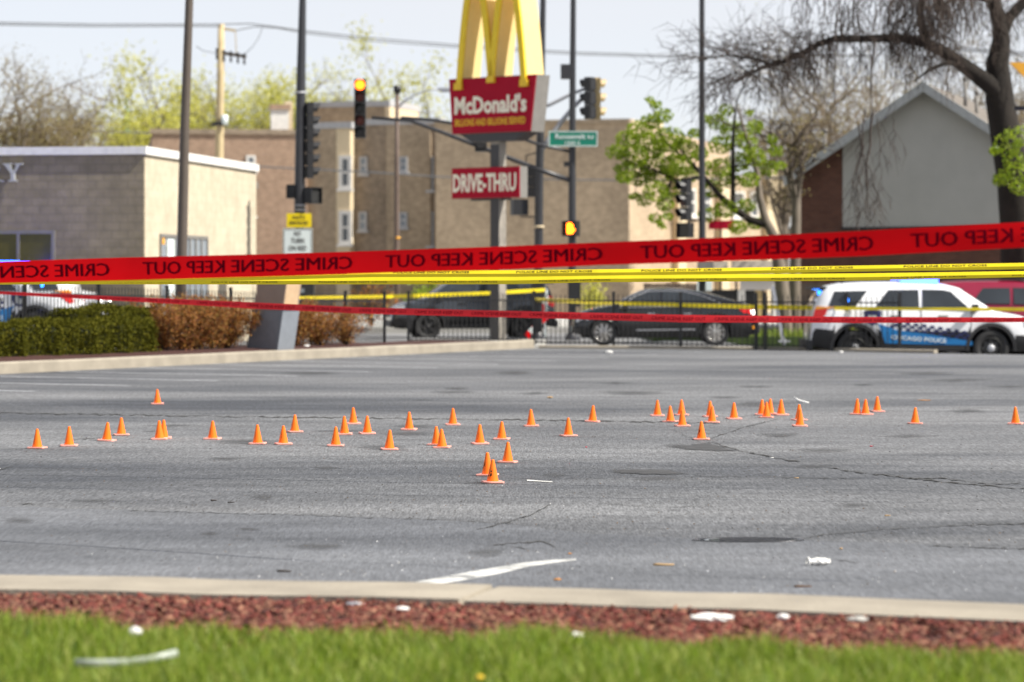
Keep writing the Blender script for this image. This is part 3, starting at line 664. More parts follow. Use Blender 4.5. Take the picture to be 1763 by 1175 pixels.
# --- flat-roofed brick apartments with white windows
p0, p1 = P(524, 478, 141), P(752, 478, 139); fa = Face(p0, p1); org = Vector((p0.x, p0.y, 0))
ap = thing('apartment_building', 'three storey brick apartment building with white framed windows and stepped parapet', 'building', org)
zt = fa.zpx(560, 222); zt2 = fa.zpx(680, 214)
uA, uB, uC = fa.upx(579), fa.upx(603), fa.upx(612)
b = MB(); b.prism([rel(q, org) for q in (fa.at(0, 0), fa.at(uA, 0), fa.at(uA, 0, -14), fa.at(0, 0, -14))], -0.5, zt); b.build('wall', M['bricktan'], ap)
b = MB(); b.prism([rel(q, org) for q in (fa.at(uA, 0, -.002), fa.at(uB, 0, -.002), fa.at(uB, 0, -14), fa.at(uA, 0, -14))], -0.5, zt); b.build('corner_bay', M['stone'], ap)
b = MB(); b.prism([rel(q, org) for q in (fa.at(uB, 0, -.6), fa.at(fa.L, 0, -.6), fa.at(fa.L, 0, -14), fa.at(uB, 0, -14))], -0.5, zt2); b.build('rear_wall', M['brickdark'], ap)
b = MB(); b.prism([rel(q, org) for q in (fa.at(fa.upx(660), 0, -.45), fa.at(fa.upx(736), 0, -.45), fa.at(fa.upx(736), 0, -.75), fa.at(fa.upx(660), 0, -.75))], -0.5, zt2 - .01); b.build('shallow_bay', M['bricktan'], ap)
b = MB(); fa.slab(b, -0.1, uB + .1, zt, zt + .32, -0.6, 0.1); fa.slab(b, uB + .1, fa.L, zt2, zt2 + .3, -1.4, -0.5); loc(b, org).build('coping', M['greycap'], ap)
z3 = fa.zpx(560, 180)
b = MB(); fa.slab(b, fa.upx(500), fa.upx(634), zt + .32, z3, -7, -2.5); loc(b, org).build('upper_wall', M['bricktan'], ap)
b = MB(); fa.slab(b, fa.upx(634), fa.upx(642), zt + .32, z3, -7, -2.45); loc(b, org).build('quoin', M['stone'], ap)
b = MB(); fa.slab(b, fa.upx(499), fa.upx(643), z3, z3 + .3, -7.1, -2.4); loc(b, org).build('parapet', M['greycap'], ap)
for y0, y1 in ((268, 326), (363, 421)): window(fa, 584, 606, y0, y1, ap, M['whiteframe'], M['pane'], org, 0.19)
fb = Face(fa.at(0, 0, -.6)[:2], fa.at(fa.L, 0, -.6)[:2])
for x0, x1, y0, y1 in ((619, 633, 270, 300), (618, 632, 365, 397), (688, 702, 270, 296), (688, 702, 366, 392)):
    window(fb if x0 < 650 else Face(fa.at(0, 0, -.45)[:2], fa.at(fa.L, 0, -.45)[:2]), x0, x1, y0, y1, ap, M['greycap'], M['paneblue'], org, 0.09)
for y0, y1 in ((270, 328), (365, 424)): window(fb, 737, 747, y0, y1, ap, M['greycap'], M['paneblue'], org, 0.06)

# --- big beige flank wall behind the pylon sign
p0, p1 = P(750, 478, 136), P(1083, 478, 133.5); fa = Face(p0, p1); org = Vector((p0.x, p0.y, 0))
be = thing('flank_building', 'tall beige brick building with a blank windowless wall, behind the red pylon sign', 'building', org)
zt = fa.zpx(1000, 214); b = MB(); b.prism([rel(q, org) for q in quad_foot(p0, p1, 25)], -0.5, zt); b.build('wall', M['brickbeige'], be)
b = MB(); fa.slab(b, -0.05, fa.L + .05, zt, zt + .22, -0.6, 0.08); loc(b, org).build('coping', M['bricktan'], be)
b = MB(); fa.slab(b, fa.upx(742), fa.upx(768), zt + .22, zt + 1.0, -9, -6); loc(b, org).build('chimney', M['whiteframe'], be)
# --- courtyard flats with cream pilasters behind the leafy tree
p0, p1 = P(1088, 478, 139), P(1352, 478, 150); fa = Face(p0, p1); org = Vector((p0.x, p0.y, 0))
fl = thing('pilaster_building', 'brick flats with tall cream pilasters, half hidden by the leafy green tree', 'building', org)
zt = fa.zpx(1200, 300); zt0 = fa.zpx(1100, 207)
uS = fa.upx(1142)
b = MB(); b.prism([rel(q, org) for q in (fa.at(uS, 0), fa.at(fa.L, 0), fa.at(fa.L, 0, -20), fa.at(uS, 0, -20))], -0.5, zt); b.build('wall', M['brickbeige'], fl)
b = MB(); b.prism([rel(q, org) for q in (fa.at(0, 0), fa.at(uS, 0, .003), fa.at(uS, 0, -20), fa.at(0, 0, -20))], -0.5, zt0); b.build('gable_wall', M['stone'], fl)
for x0, x1 in ((1086, 1096), (1112, 1126), (1158, 1172), (1232, 1246), (1312, 1337)):
    b = MB(); fa.slab(b, fa.upx(x0), fa.upx(x1), -.5, zt + (.8 if x0 < 1140 else .5), -.3, .35); loc(b, org).build('pilaster', M['stone'], fl)
for x0, x1, y0, y1 in ((1098, 1110, 330, 372), (1130, 1141, 330, 372), (1180, 1196, 325, 372), (1205, 1222, 325, 372), (1260, 1280, 330, 375), (1290, 1304, 330, 375)):
    window(fa, x0, x1, y0, y1, fl, M['whiteframe'], M['pane'], org, 0.12)

# --- house with the grey sided gable, right
Yh = 92.0; k = F / Yh; org = P(1560, 478, Yh); org.z = 0
hs = thing('gable_house', 'brown brick house with pale grey boarded gable, behind the big bare tree', 'house', org, math.radians(-18))
def hp(px, py): p = P(px, py, Yh); return (p.x - org.x, p.z)
ridge = hp(1595, 152); eL = hp(1352, 312); eR = hp(1842, 316)
zB = hp(0, 391)[1]; x0s, x1s = hp(1450, 0)[0], hp(1741, 0)[0]
def roofz(x): return ridge[1] + (eL[1] - ridge[1]) * (x - ridge[0]) / (eL[0] - ridge[0]) if x < ridge[0] else ridge[1] + (eR[1] - ridge[1]) * (x - ridge[0]) / (eR[0] - ridge[0])
xl, xr = hp(1363, 0)[0], hp(1830, 0)[0]
b = MB()   # brick lower storey and flanking brick strips, one piece of wall each
b.prism([(xl, -0.6), (xr, -0.6), (xr, zB), (xl, zB)], 0.0, 9, axis='Y')
b.prism([(xl, zB), (x0s, zB), (x0s, roofz(x0s)), (xl, roofz(xl))], 0.003, 9, axis='Y')
b.prism([(x1s, zB), (xr, zB), (xr, roofz(xr)), (x1s, roofz(x1s))], 0.003, 9, axis='Y'); b.build('wall', M['brickred'], hs)
b = MB(); b.prism([(x0s, zB), (x1s, zB), (x1s, roofz(x1s)), (ridge[0], ridge[1]), (x0s, roofz(x0s))], -0.05, 8.9, axis='Y'); b.build('gable_siding', M['sidinggrey'], hs)
b = MB(); b.prism([(x0s - .05, zB - .08), (x1s + .05, zB - .08), (x1s + .05, zB), (x0s - .05, zB)], -0.10, 0.2, axis='Y'); b.build('gable_sill', M['trimblack'], hs)
th = 0.30
for s_, e in ((-1, eL), (1, eR)):
    b = MB(); b.prism([(ridge[0], ridge[1] + .012), (e[0], e[1] + .012), (e[0], e[1] + .12), (ridge[0], ridge[1] + .13)], -0.55, 9.3, axis='Y'); rf = b.build('roof', M['shingle'], hs)
    b = MB(); b.prism([(ridge[0], ridge[1] - .16), (e[0], e[1] - .16), (e[0], e[1] + .15), (ridge[0], ridge[1] + .16)], -0.66, -0.553, axis='Y'); b.build('fascia', M['fascia'], rf)
for px, y0, y1, off in ((1402, 222, 268, 1.5), (1645, 133, 175, 2), (1665, 158, 190, 2), (1692, 176, 200, 3)):
    x, z1 = hp(px, y0); b = MB(); b.tube([(x, off, z1), (x, off, hp(px, y1)[1] - .5)], .06, 8); b.tube([(x, off, z1), (x, off, z1 + .12)], .09, 8); b.build('vent_pipe', M['signgrey'], hs)
# --- things across the street between the cars
def panel_thing(name, label, cat, px0, px1, py0, py1, Y, m, th_=0.1, legs=None):
    o = P((px0 + px1) / 2, py1, Y); t = thing(name, label, cat, (o.x, Y, o.z)); w_ = (px1 - px0) * Y / F; h_ = (py1 - py0) * Y / F
    b = MB(); b.box((0, 0, h_ / 2), (w_, th_, h_)); b.build('panel', m, t)
    if legs:
        for dx in legs:
            b = MB(); b.tube([(dx * w_, 0, -o.z), (dx * w_, 0, 0.02)], 0.05, 8); b.build('post', M['black'], t)
    return t
panel_thing('notice_sign', 'small square white notice sign above the roof of the black sedan', 'sign', 1200, 1226, 476, 501, 92, M['white'], 0.04, [0])
panel_thing('awning_sign', 'wide cream sign panel across the street left of the brick house', 'sign', 1260, 1336, 449, 472, 118, M['creampanel'], 0.4, [-.4, .4])
panel_thing('awning_sign', 'short cream sign panel beside the wide cream one across the street', 'sign', 1228, 1253, 449, 472, 118, M['creampanel'], 0.4, [0])
panel_thing('banner', 'faded red banner under the leafy tree across the street', 'banner', 1220, 1262, 380, 395, 120, M['signred'], 0.2, [0])
o = P(1307, 500, 112); t = thing('garage', 'pale ribbed garage front with dark open bay across the street', 'garage', (o.x, 112, 0))
k2 = 112 / F; zg1 = H - (482 - HY) * k2; zg0 = H - (500 - HY) * k2
b = MB(); b.box((0, 0.4, (zg0 + zg1) / 2), (62 * k2, .3, zg1 - zg0)); b.build('ribbed_front', siding('ribbed_metal', (0.55, 0.52, 0.5), 0.22), t)
b = MB(); b.box((0, 3, zg1 + .1), (66 * k2, 6, .2)); b.build('roof', M['trimblack'], t)
b = MB(); b.box((-.45, 5.6, zg0 / 2), (100 * k2, .3, zg0)); b.build('rear_wall', M['trimblack'], t)
for dx in (-.66, 0.0, .66):
    b = MB(); b.box((dx, .4, zg0 / 2), (.26, .26, zg0)); b.build('post', M['whiteframe'] if dx else M['tansignal'], t)
# brown board fences across the street
def board_fence(px0, px1, py0, Y, label, m):
    a, c_ = P(px0, py0, Y), P(px1, py0, Y); t = thing('board_fence', label, 'fence', (a.x, Y, 0)); L = c_.x - a.x; b = MB(); x = 0
    while x < L: b.box((x + .07, random.uniform(-.01, .01), a.z / 2 + random.uniform(-.02, .02)), (.135, .03, a.z)); x += .145
    b.build('board_panel', m, t)
    for z in (.3, a.z - .25): b = MB(); b.box((L / 2, .045, z), (L, .05, .09)); b.build('rail', m, t)
board_fence(1108, 1222, 488, 108, 'dark brown board fence behind the black sedan', M['woodfence'])
board_fence(1352, 1420, 486, 90, 'dark board fence left of the white police car', M['woodfence'])
# green copper spire seen over the shop roof
o = P(218, 260, 210); t = thing('church_spire', 'small green copper spire rising over the shop roof', 'spire', (o.x, 210, 0))
b = MB(); b.lathe([(.95, 0), (.95, o.z + .2), (1.25, o.z + .25), (1.0, o.z + .9), (.45, o.z + 1.2)], 8, smooth=False); b.build('tower', M['shingle'], t)
b = MB(); b.lathe([(.45, o.z + 1.2), (.22, o.z + 2.2), (.05, o.z + 3.6), (.02, o.z + 4.4)], 8, smooth=False); b.build('spire_cap', M['copper'], t)
# ------------------------------------------------------------------ iron fences
def fence(p0, p1, zb0, zb1, hgt, label, pitch=0.115, post_every=2.44, posts=None):
    p0, p1 = Vector((*p0, 0)), Vector((*p1, 0)); d = p1 - p0; L = d.length; d.normalize()
    t = thing('iron_fence', label, 'fence', p0)
    zb = lambda s: zb0 + (zb1 - zb0) * s / L
    b = MB(); s = 0.08
    while s < L:
        p = d * s; b.tube([p + Vector((0, 0, zb(s) + .08)), p + Vector((0, 0, zb(s) + hgt))], 0.0105, 4, smooth=False); s += pitch
    b.build('pickets', M['blackiron'], t)
    for f in (0.13, hgt - 0.16):
        b = MB(); b.bar(Vector((0, 0, zb(0) + f)), d * L + Vector((0, 0, zb(L) + f)), .035, .035); b.build('rail', M['blackiron'], t)
    ps = posts if posts else [i * post_every for i in range(int(L / post_every) + 1)] + [L]
    for s in ps:
        b = MB(); p = d * s; b.box((p.x, p.y, (zb(s) - .4 + zb(s) + hgt + .05) / 2), (.07, .07, hgt + .45)); b.box((p.x, p.y, zb(s) + hgt + .06), (.085, .085, .03)); b.build('post', M['blackiron'], t)
FP = lambda t: (-10.4 + .4622 * t, 54 + .8868 * t)
fence(FP(-3), FP(15.9), .36, .0, 1.33, 'black iron picket fence behind the clipped hedge and the rusty shrubs')
fence((-2.58, 70.9), (0.55, 71.3), .06, .06, 1.28, 'short black iron fence around the foot of the pylon sign', posts=[0, 3.15])
q0, q1 = (0.55, 71.35), P(1549, 478, 67.0)[:2]
fence(q0, q1, .0, -.02, 1.33, 'black iron fence in front of the black sedan and white police car', pitch=.132, posts=[0, 2.2, 4.0, 5.98, 6.22, 8.3, (Vector(q1) - Vector(q0)).length])
# ------------------------------------------------------------------ poles and signals
def pole_thing(name, label, cat, pts, Y, radii, m, zbase=None, n=12):
    """pts are photograph points from the top down; the last is taken to the ground"""
    W_ = [P(x, y, Y) for x, y in pts]
    if zbase is not None: W_[-1].z = zbase
    base = W_[-1].copy(); t = thing(name, label, cat, base)
    b = MB(); b.tube([p - base for p in W_], radii, n); b.build('pole', m, t)
    b = MB(); b.lathe([(radii[-1] * 1.7, 0), (radii[-1] * 1.7, .06), (radii[-1] * 1.1, .2)], 12); b.build('base_plate', m, t)
    return t, base
def signal_mb(parent, c, n, face, m_body=None, lit=None, sec=.34, hoods=True, name='signal_head', label=None):
    """vertical signal head centred on c; face = direction of the lenses, lit = {section: material}"""
    m_body = m_body or M['black']; fz = Vector((face[0], face[1], 0)).normalized(); rt = Vector((-fz.y, fz.x, 0)); up = Vector((0, 0, 1))
    R = Matrix((rt, fz, up)).transposed(); c = Vector(c)
    b = MB()
    for i in range(n):
        z = ((n - 1) / 2 - i) * sec; b.box(c + up * z, (.33, .19, sec * .965), R=R)
        b.box(c + up * z - fz * .1, (.26, .03, sec * .8), R=R)
    hd = b.build(name, m_body, parent)
    if label: hd['label'] = label
    for i in range(n):
        z = ((n - 1) / 2 - i) * sec; o = c + up * z + fz * .095; r = .148
        b = MB(); ring = [o + fz * .012 + (rt * math.cos(a) + up * math.sin(a)) * r * .93 for a in np.linspace(0, 2 * math.pi, 20, endpoint=False)]
        b.add(ring + [o + fz * .035], [(j, (j + 1) % 20, 20) for j in range(20)])
        mm = (lit or {}).get(i, M['amberlens'] if i in (1, 3) else M['darklens']); b.build('lens', mm, hd)
        if hoods:
            b = MB(); A_ = np.linspace(math.radians(-35), math.radians(215), 16); vs = []
            for a in A_:
                e = rt * math.cos(a) + up * math.sin(a); ln = .24 * (.35 + .65 * (math.sin(a) * .5 + .5))
                for rr in (r, r * 1.06): vs += [o + e * rr, o + e * rr + fz * ln]
            fs = []
            for j in range(15):
                q = j * 4; fs += [(q, q + 1, q + 5, q + 4), (q + 2, q + 6, q + 7, q + 3), (q + 1, q + 3, q + 7, q + 5), (q, q + 4, q + 6, q + 2)]
            b.add(vs, fs); b.build('hood', m_body, hd)
    return hd
def ped_mb(parent, c, face, lit=False, label=None, sz=.44):
    fz = Vector((face[0], face[1], 0)).normalized(); rt = Vector((-fz.y, fz.x, 0)); R = Matrix((rt, fz, Vector((0, 0, 1)))).transposed(); c = Vector(c)
    b = MB(); b.box(c, (sz, .2, sz), R=R)
    for a, e in ((0, 1), (0, -1), (1, 0), (-1, 0)): b.box(c + rt * a * sz * .48 + Vector((0, 0, e * sz * .48)) + fz * .14, (.02 if a else sz, .12, sz if a else .02), R=R)
    h = b.build('pedestrian_signal', M['black'], parent)
    if label: h['label'] = label
    b = MB()
    if lit:   # raised palm with four fingers and thumb
        for x0, x1, z0, z1 in ((-.10, .09, -.15, .02), (-.10, -.06, .02, .14), (-.05, -.01, .02, .17), (0, .04, .02, .16), (.05, .09, .02, .12), (.09, .15, -.07, -.01)):
            b.box(c + rt * (x0 + x1) / 2 + Vector((0, 0, (z0 + z1) / 2)) + fz * .105, (x1 - x0, .02, z1 - z0), R=R)
        b.build('hand_symbol', M['handlamp'], h)
    else:
        b.box(c + fz * .105, (sz * .82, .012, sz * .82), R=R); b.build('lens', M['darklens'], h)
    return h
def arm_mb(parent, pts, rad, m, name='arm', n=8):
    b = MB(); b.tube(pts, rad, n); return b.build(name, m, parent)
toCam = (0, -1)
# brown car park lamp post
t, base = pole_thing('lamp_post', 'tall brown lamp post in front of the cream shop wall', 'lamp post', [(328.5, -60), (326, 0), (318, 220), (313, 440), (310, 560)], 65, [.088, .092, .108, .122, .13], M['polebrown'], .1)
b = MB(); p = P(329, -66, 65) - base; b.box((p.x, 0, p.z), (.5, .9, .18)); b.build('lamp_head', M['polebrown'], t)
# black signal pole with no-turn signs
Y = 86; k = Y / F
t, base = pole_thing('signal_pole', 'black signal pole carrying the yellow plate and white no turn sign', 'signal pole', [(521.5, -40), (521, 0), (518, 150), (516, 330), (515, 470), (514, 600)], Y, [.102, .107, .145, .163, .167, .172], M['poledark'], .0)
L_ = lambda px, py, dy=0: P(px, py, Y) - base + Vector((0, dy, 0))
for py in (160, 354, 362):
    b = MB(); c_ = L_(517, py); b.tube([c_ - Vector((0, 0, .03)), c_ + Vector((0, 0, .03))], .177, 14); b.build('band', M['galv'], t)
signal_mb(t, L_(533, 242), 6, (.97, .25), sec=.385)
ped_mb(t, L_(537, 337), (.8, -.6), sz=.5); ped_mb(t, L_(508, 330, .1), (-.9, .4), sz=.42)
for y_ in (200, 290, 337): b = MB(); b.bar(L_(518, y_), L_(533, y_), .05, .05); b.build('bracket', M['black'], t)
def plate(name, parent, x0, x1, y0, y1, m, lines, ink, Y=Y, dy=-.2, frame=None):
    c_ = P((x0 + x1) / 2, (y0 + y1) / 2, Y) - base + Vector((0, dy, 0)); k = Y / F; w_, h_ = (x1 - x0) * k, (y1 - y0) * k
    b = MB(); b.box(c_, (w_, .02, h_)); pl = b.build(name, m, parent); b = MB()
    for (s_, dz, tw, th_) in lines:
        vs, fs = fit_text(s_, tw * w_, th_ * h_, .01, .006); b.mesh((vs, fs), lambda x, y, z: (c_.x + x, c_.y - .014 - z, c_.z + dz * h_ + y))
    b.build('lettering', ink, pl)
    if frame:
        b = MB(); e = .018
        for a, zz, ww, hh in ((0, h_ / 2 - .03, w_ - .05, e), (0, -h_ / 2 + .03, w_ - .05, e), (w_ / 2 - .03, 0, e, h_ - .06 - e), (-w_ / 2 + .03, 0, e, h_ - .06 - e)): b.box((c_.x + a, c_.y - .012, c_.z + zz), (ww, .005, hh))
        b.build('border', ink, pl)
    return pl
plate('yellow_plate', t, 494.5, 537, 368, 392, M['yellow'], [('PHOTO', .2, .5, .25), ('ENFORCED', -.18, .75, .25)], M['inkblack'])
plate('no_turn_sign', t, 488, 538.5, 394, 452, M['white'], [('NO', .35, .22, .14), ('TURN', .14, .45, .15), ('ON RED', -.08, .62, .15), ('ANY TIME', -.33, .7, .12)], M['inkblack'], frame=True)
c_ = L_(524, 512); b = MB(); b.box((c_.x, c_.y - .1, c_.z), (.62, .4, .8)); bx = b.build('controller_box', M['black'], t)
b = MB(); b.box((c_.x - .05, c_.y - .305, c_.z + .2), (.14, .01, .12)); b.build('sticker', M['paneblue'], bx)
# far rusty street lamp
Y = 98
t, base = pole_thing('street_lamp', 'thin rusty street lamp with curved arm in front of the apartments', 'street lamp', [(684, 152), (683, 300), (683, 430), (683, 560)], Y, [.065, .08, .09, .1], M['rust'], .05)
Lx = lambda px, py, dy=0: P(px, py, Y) - base + Vector((0, dy, 0))
arm_mb(t, [Lx(685, 186), (Lx(697, 174)), Lx(715, 163), Lx(735, 156), Lx(762, 153)], [.04, .038, .035, .03, .03], M['galv'])
b = MB(); c_ = Lx(768, 154); b.box(c_, (.55, .22, .1)); b.box(c_ - Vector((0, 0, .07)), (.4, .18, .06)); b.build('lamp_head', M['galv'], t)
b = MB(); b.tube([Lx(684, 160), Lx(684, 148)], .13, 10); b.build('photocell', M['black'], t)
b = MB(); b.tube([Lx(684, 408), Lx(684, 412)], .1, 8); b.build('tag', M['orange'], t)
# signal pole with the green street sign: mast arm reaching left over the junction
Y = 82
t, base = pole_thing('signal_pole', 'black signal pole with green street sign and lit orange hand', 'signal pole', [(988, -60), (987, 0), (986, 130), (985, 300), (985, 470), (985, 600)], Y, [.075, .08, .09, .105, .115, .12], M['poledark'], -.05)
Lx = lambda px, py, dy=0: P(px, py, Y) - base + Vector((0, dy, 0))
arm_mb(t, [Lx(985, 312), Lx(930, 293), Lx(870, 270), Lx(800, 243), Lx(745, 222), Lx(705, 208), Lx(640, 203)], [.075, .07, .065, .06, .055, .05, .045], M['poledark'], 'mast_arm')
arm_mb(t, [Lx(985, 262), Lx(930, 250), Lx(880, 232), Lx(800, 216), Lx(745, 207), Lx(690, 203)], [.045] * 6, M['poledark'], 'mast_strut')
signal_mb(t, Lx(620.5, 188, -.12), 5, toCam, lit={0: M['redlamp']}, label='five lamp signal head with its top lamp lit red')
b = MB(); c_ = Lx(828, 251); b.box(c_, (.34, .5, .36)); b.tube([c_ + Vector((0, -.25, 0)), c_ + Vector((0, -.42, .02))], .12, 12); b.build('traffic_camera', M['black'], t)
ped_mb(t, Lx(984, 394, -.1), (-.42, -.9), lit=True, label='pedestrian signal showing a lit orange hand')
b = MB(); c_ = Lx(976, 124); b.box(c_, (.36, .3, .42)); b.build('control_box', M['poledark'], t)
b = MB(); c_ = Lx(977, 283); b.box(c_, (.22, .2, .14)); b.build('detector', M['black'], t)
c_ = Lx(986.5, 240, -.2); k = Y / F; b = MB(); b.box(c_, (84 * k, .03, 27 * k)); sg = b.build('street_sign', M['green'], t); sg['label'] = 'green street name sign with white lettering'
b = MB(); w_, h_ = 84 * k, 27 * k
for a, zz, ww, hh in ((0, h_ / 2 - .02, w_, .025), (0, -h_ / 2 + .02, w_, .025), (w_ / 2 - .015, 0, .025, h_ - .06), (-w_ / 2 + .015, 0, .025, h_ - .06)): b.box((c_.x + a, c_.y - .018, c_.z + zz), (ww, .008, hh))
b.build('border', M['white'], sg); b = MB()
for s_, x_, z_, tw, th_ in (('Roosevelt', -.08, .07, .86, .15), ('Rd', .5, .05, .16, .1), ('1200 S', -.02, -.12, .42, .1)):
    vs, fs = fit_text(s_, tw, th_, .012, .008); b.mesh((vs, fs), lambda x, y, z: (c_.x + x + x_, c_.y - .022 - z, c_.z + z_ + y))
b.build('lettering', M['white'], sg)
b = MB(); c2 = Lx(985, 500); b.box((c2.x + .06, c2.y - .15, c2.z), (.36, .3, .95)); b.build('controller_box', M['black'], t)
# pole half hidden behind the pylon sign: galvanised truss arm reaching right
Y = 83
t, base = pole_thing('signal_pole', 'black signal pole half hidden behind the red pylon sign with galvanised truss arm', 'signal pole', [(936, -60), (935, 0), (931, 200), (928, 330), (927, 470), (926, 600)], Y, [.08, .085, .11, .125, .13, .135], M['poledark'], -.05)
Lx = lambda px, py, dy=0: P(px, py, Y) - base + Vector((0, dy, 0))
arm_mb(t, [Lx(931, 186), Lx(948, 180), Lx(980, 164), Lx(1005, 154), Lx(1022, 150)], [.055, .055, .05, .045, .045], M['galv'], 'mast_arm')
arm_mb(t, [Lx(930, 262), Lx(944, 242), Lx(968, 208), Lx(990, 182), Lx(1008, 165), Lx(1030, 151)], [.075, .075, .07, .065, .06, .05], M['galv'], 'mast_strut')
signal_mb(t, Lx(1025, 170, .05), 3, (.9, .42), m_body=M['tansignal'], sec=.41); signal_mb(t, Lx(1016, 170, -.15), 3, (-.75, .66), sec=.41)
signal_mb(t, Lx(919, 313, .1), 3, (.35, .93), sec=.3); ped_mb(t, Lx(895, 357, .1), (-.3, .95), sz=.46)
b = MB(); b.bar(Lx(896, 373, .1), Lx(926, 374), .04, .04); b.build('bracket', M['black'], t); b = MB(); b.bar(Lx(905, 268, .1), Lx(929, 262), .035, .035); b.bar(Lx(906, 267, .1), Lx(905, 300, .1), .03, .03); b.build('bracket', M['black'], t)
b = MB(); c_ = Lx(928, 391); b.tube([c_ - Vector((0, 0, .035)), c_ + Vector((0, 0, .035))], .155, 14); b.build('band', M['stone'], t)
b = MB(); c_ = Lx(929, 503); b.box((c_.x - .05, c_.y - .1, c_.z), (.4, .3, .5)); bx = b.build('controller_box', M['black'], t)
# right black pole with signal turned to the left
Y = 82
t, base = pole_thing('signal_pole', 'tall black signal pole standing before the leafy green tree', 'signal pole', [(1208.5, -60), (1208.5, 0), (1208.5, 200), (1209, 400), (1209, 600)], Y, [.075, .078, .088, .1, .11], M['poledark'], -.05)
Lx = lambda px, py, dy=0: P(px, py, Y) - base + Vector((0, dy, 0))
signal_mb(t, Lx(1181, 345), 3, (-.85, -.5), sec=.39); ped_mb(t, Lx(1181, 397), (-.55, -.83), sz=.42)
for y_ in (310, 383): b = MB(); b.bar(Lx(1184, y_), Lx(1208, y_ - 5), .05, .05); b.build('bracket', M['black'], t)
b = MB(); c_ = Lx(1214, 462); b.box((c_.x, c_.y - .12, c_.z), (.45, .3, .42)); b.build('control_box', M['signgrey'], t)
# wooden utility pole and its cables
Y = 120
t, base = pole_thing('utility_pole', 'pale wooden utility pole with crossarm rising behind the shop roof', 'utility pole', [(381, 42), (379.5, 150), (377.5, 275), (376, 520)], Y, [.135, .16, .18, .2], M['wood'], 0)
Lx = lambda px, py, dy=0: P(px, py, Y) - base + Vector((0, dy, 0))
b = MB(); b.bar(Lx(372, 90), Lx(424, 98), .12, .14); b.build('crossarm', M['polebrown'], t)
b = MB(); b.bar(Lx(379, 49), Lx(405, 53), .1, .1); b.bar(Lx(405, 52), Lx(407, 92), .04, .04); b.build('bracket', M['wood'], t)
for px, py in ((374, 88), (386, 91), (398, 93), (410, 95), (421, 97)):
    b = MB(); c_ = Lx(px, py, -.1); b.tube([c_, c_ + Vector((0, 0, .1))], .06, 8); b.tube([c_ - Vector((0, 0, .36)), c_ - Vector((0, 0, .1))], .05, 8); b.build('insulator', M['black'], t)
b = MB(); c_ = Lx(376, 214, -.2); b.box(c_, (.5, .4, .14)); b.build('clamp', M['black'], t)
b = MB(); c_ = Lx(388, 208, -.3); b.tube([c_ - Vector((0, 0, .18)), c_ + Vector((0, 0, .22))], .14, 10); b.build('junction_can', M['white'], t)
def cable(pts, Y0, Y1, r, label):
    n = len(pts); W_ = [P(x, y, Y0 + (Y1 - Y0) * i / (n - 1)) for i, (x, y) in enumerate(pts)]; b = MB(); b.tube(W_, r, 6)
    tag(b.build('cable', M['wire'], origin=W_[0]), label, 'cable')
cable([(-400, 32), (-100, 37), (0, 39), (160, 42), (320, 42), (379, 42)], 100, 119.7, .028, 'upper overhead cable left of the wooden utility pole')
cable([(-400, 35), (-100, 41), (0, 43), (160, 46), (320, 45.5), (380, 46)], 100, 119.7, .028, 'lower overhead cable left of the wooden utility pole')
cable([(381, 42), (430, 41), (470, 46), (520, 53), (640, 66), (790, 78), (985, 90), (1180, 97), (1500, 95)], 120, 140, .030, 'topmost overhead cable running right behind the yellow arches')
cable([(405, 53), (440, 46), (480, 49), (520, 57), (640, 71), (790, 82), (985, 94), (1180, 100), (1500, 97)], 120, 140, .026, 'second overhead cable running right behind the yellow arches')
cable([(421, 94), (436, 80), (447, 62), (452, 45)], 120, 121, .016, 'thin looping cable at the right of the utility pole crossarm')
cable([(372, 92), (350, 88), (338, 80)], 120, 118, .016, 'thin loose cable at the left of the utility pole crossarm')
cable([(100, 280), (440, 287), (640, 297), (760, 305), (985, 310), (1120, 311), (1400, 305)], 125, 128, .035, 'low dark cable crossing in front of the brick facades')
cable([(1600, 79), (1700, 86), (1763, 91), (1850, 97)], 110, 110, .03, 'upper cable passing behind the big bare tree trunk')
cable([(1600, 84), (1700, 90), (1763, 96), (1850, 102)], 110, 110, .03, 'lower cable passing behind the big bare tree trunk')
cable([(20, 226), (120, 224), (240, 229), (330, 232)], 130, 150, .035, 'slack cable low above the shop roof')
# gold sign and black arm at the right edge
Y = 70; o = P(1790, 478, Y); o.z = 0; t = thing('gold_sign', 'gold panel sign with pointed corner at the right edge of the photo', 'sign', o)
Lx = lambda px, py, dy=0: P(px, py, Y) - o + Vector((0, dy, 0))
b = MB(); b.prism([(Lx(x, y).x, Lx(x, y).z) for x, y in ((1738, 108), (1842, 108), (1842, 160), (1790, 160))], -.05, .05, axis='Y'); b.build('panel', M['orange'], t)
b = MB(); b.tube([(0, .15, -.4), (0, .15, Lx(1790, 100).z)], .09, 10); b.build('post', M['poledark'], t)
b = MB(); b.tube([Lx(1745, 187, -.1), Lx(1792, 187, -.1)], .055, 10); b.build('arm', M['black'], t)

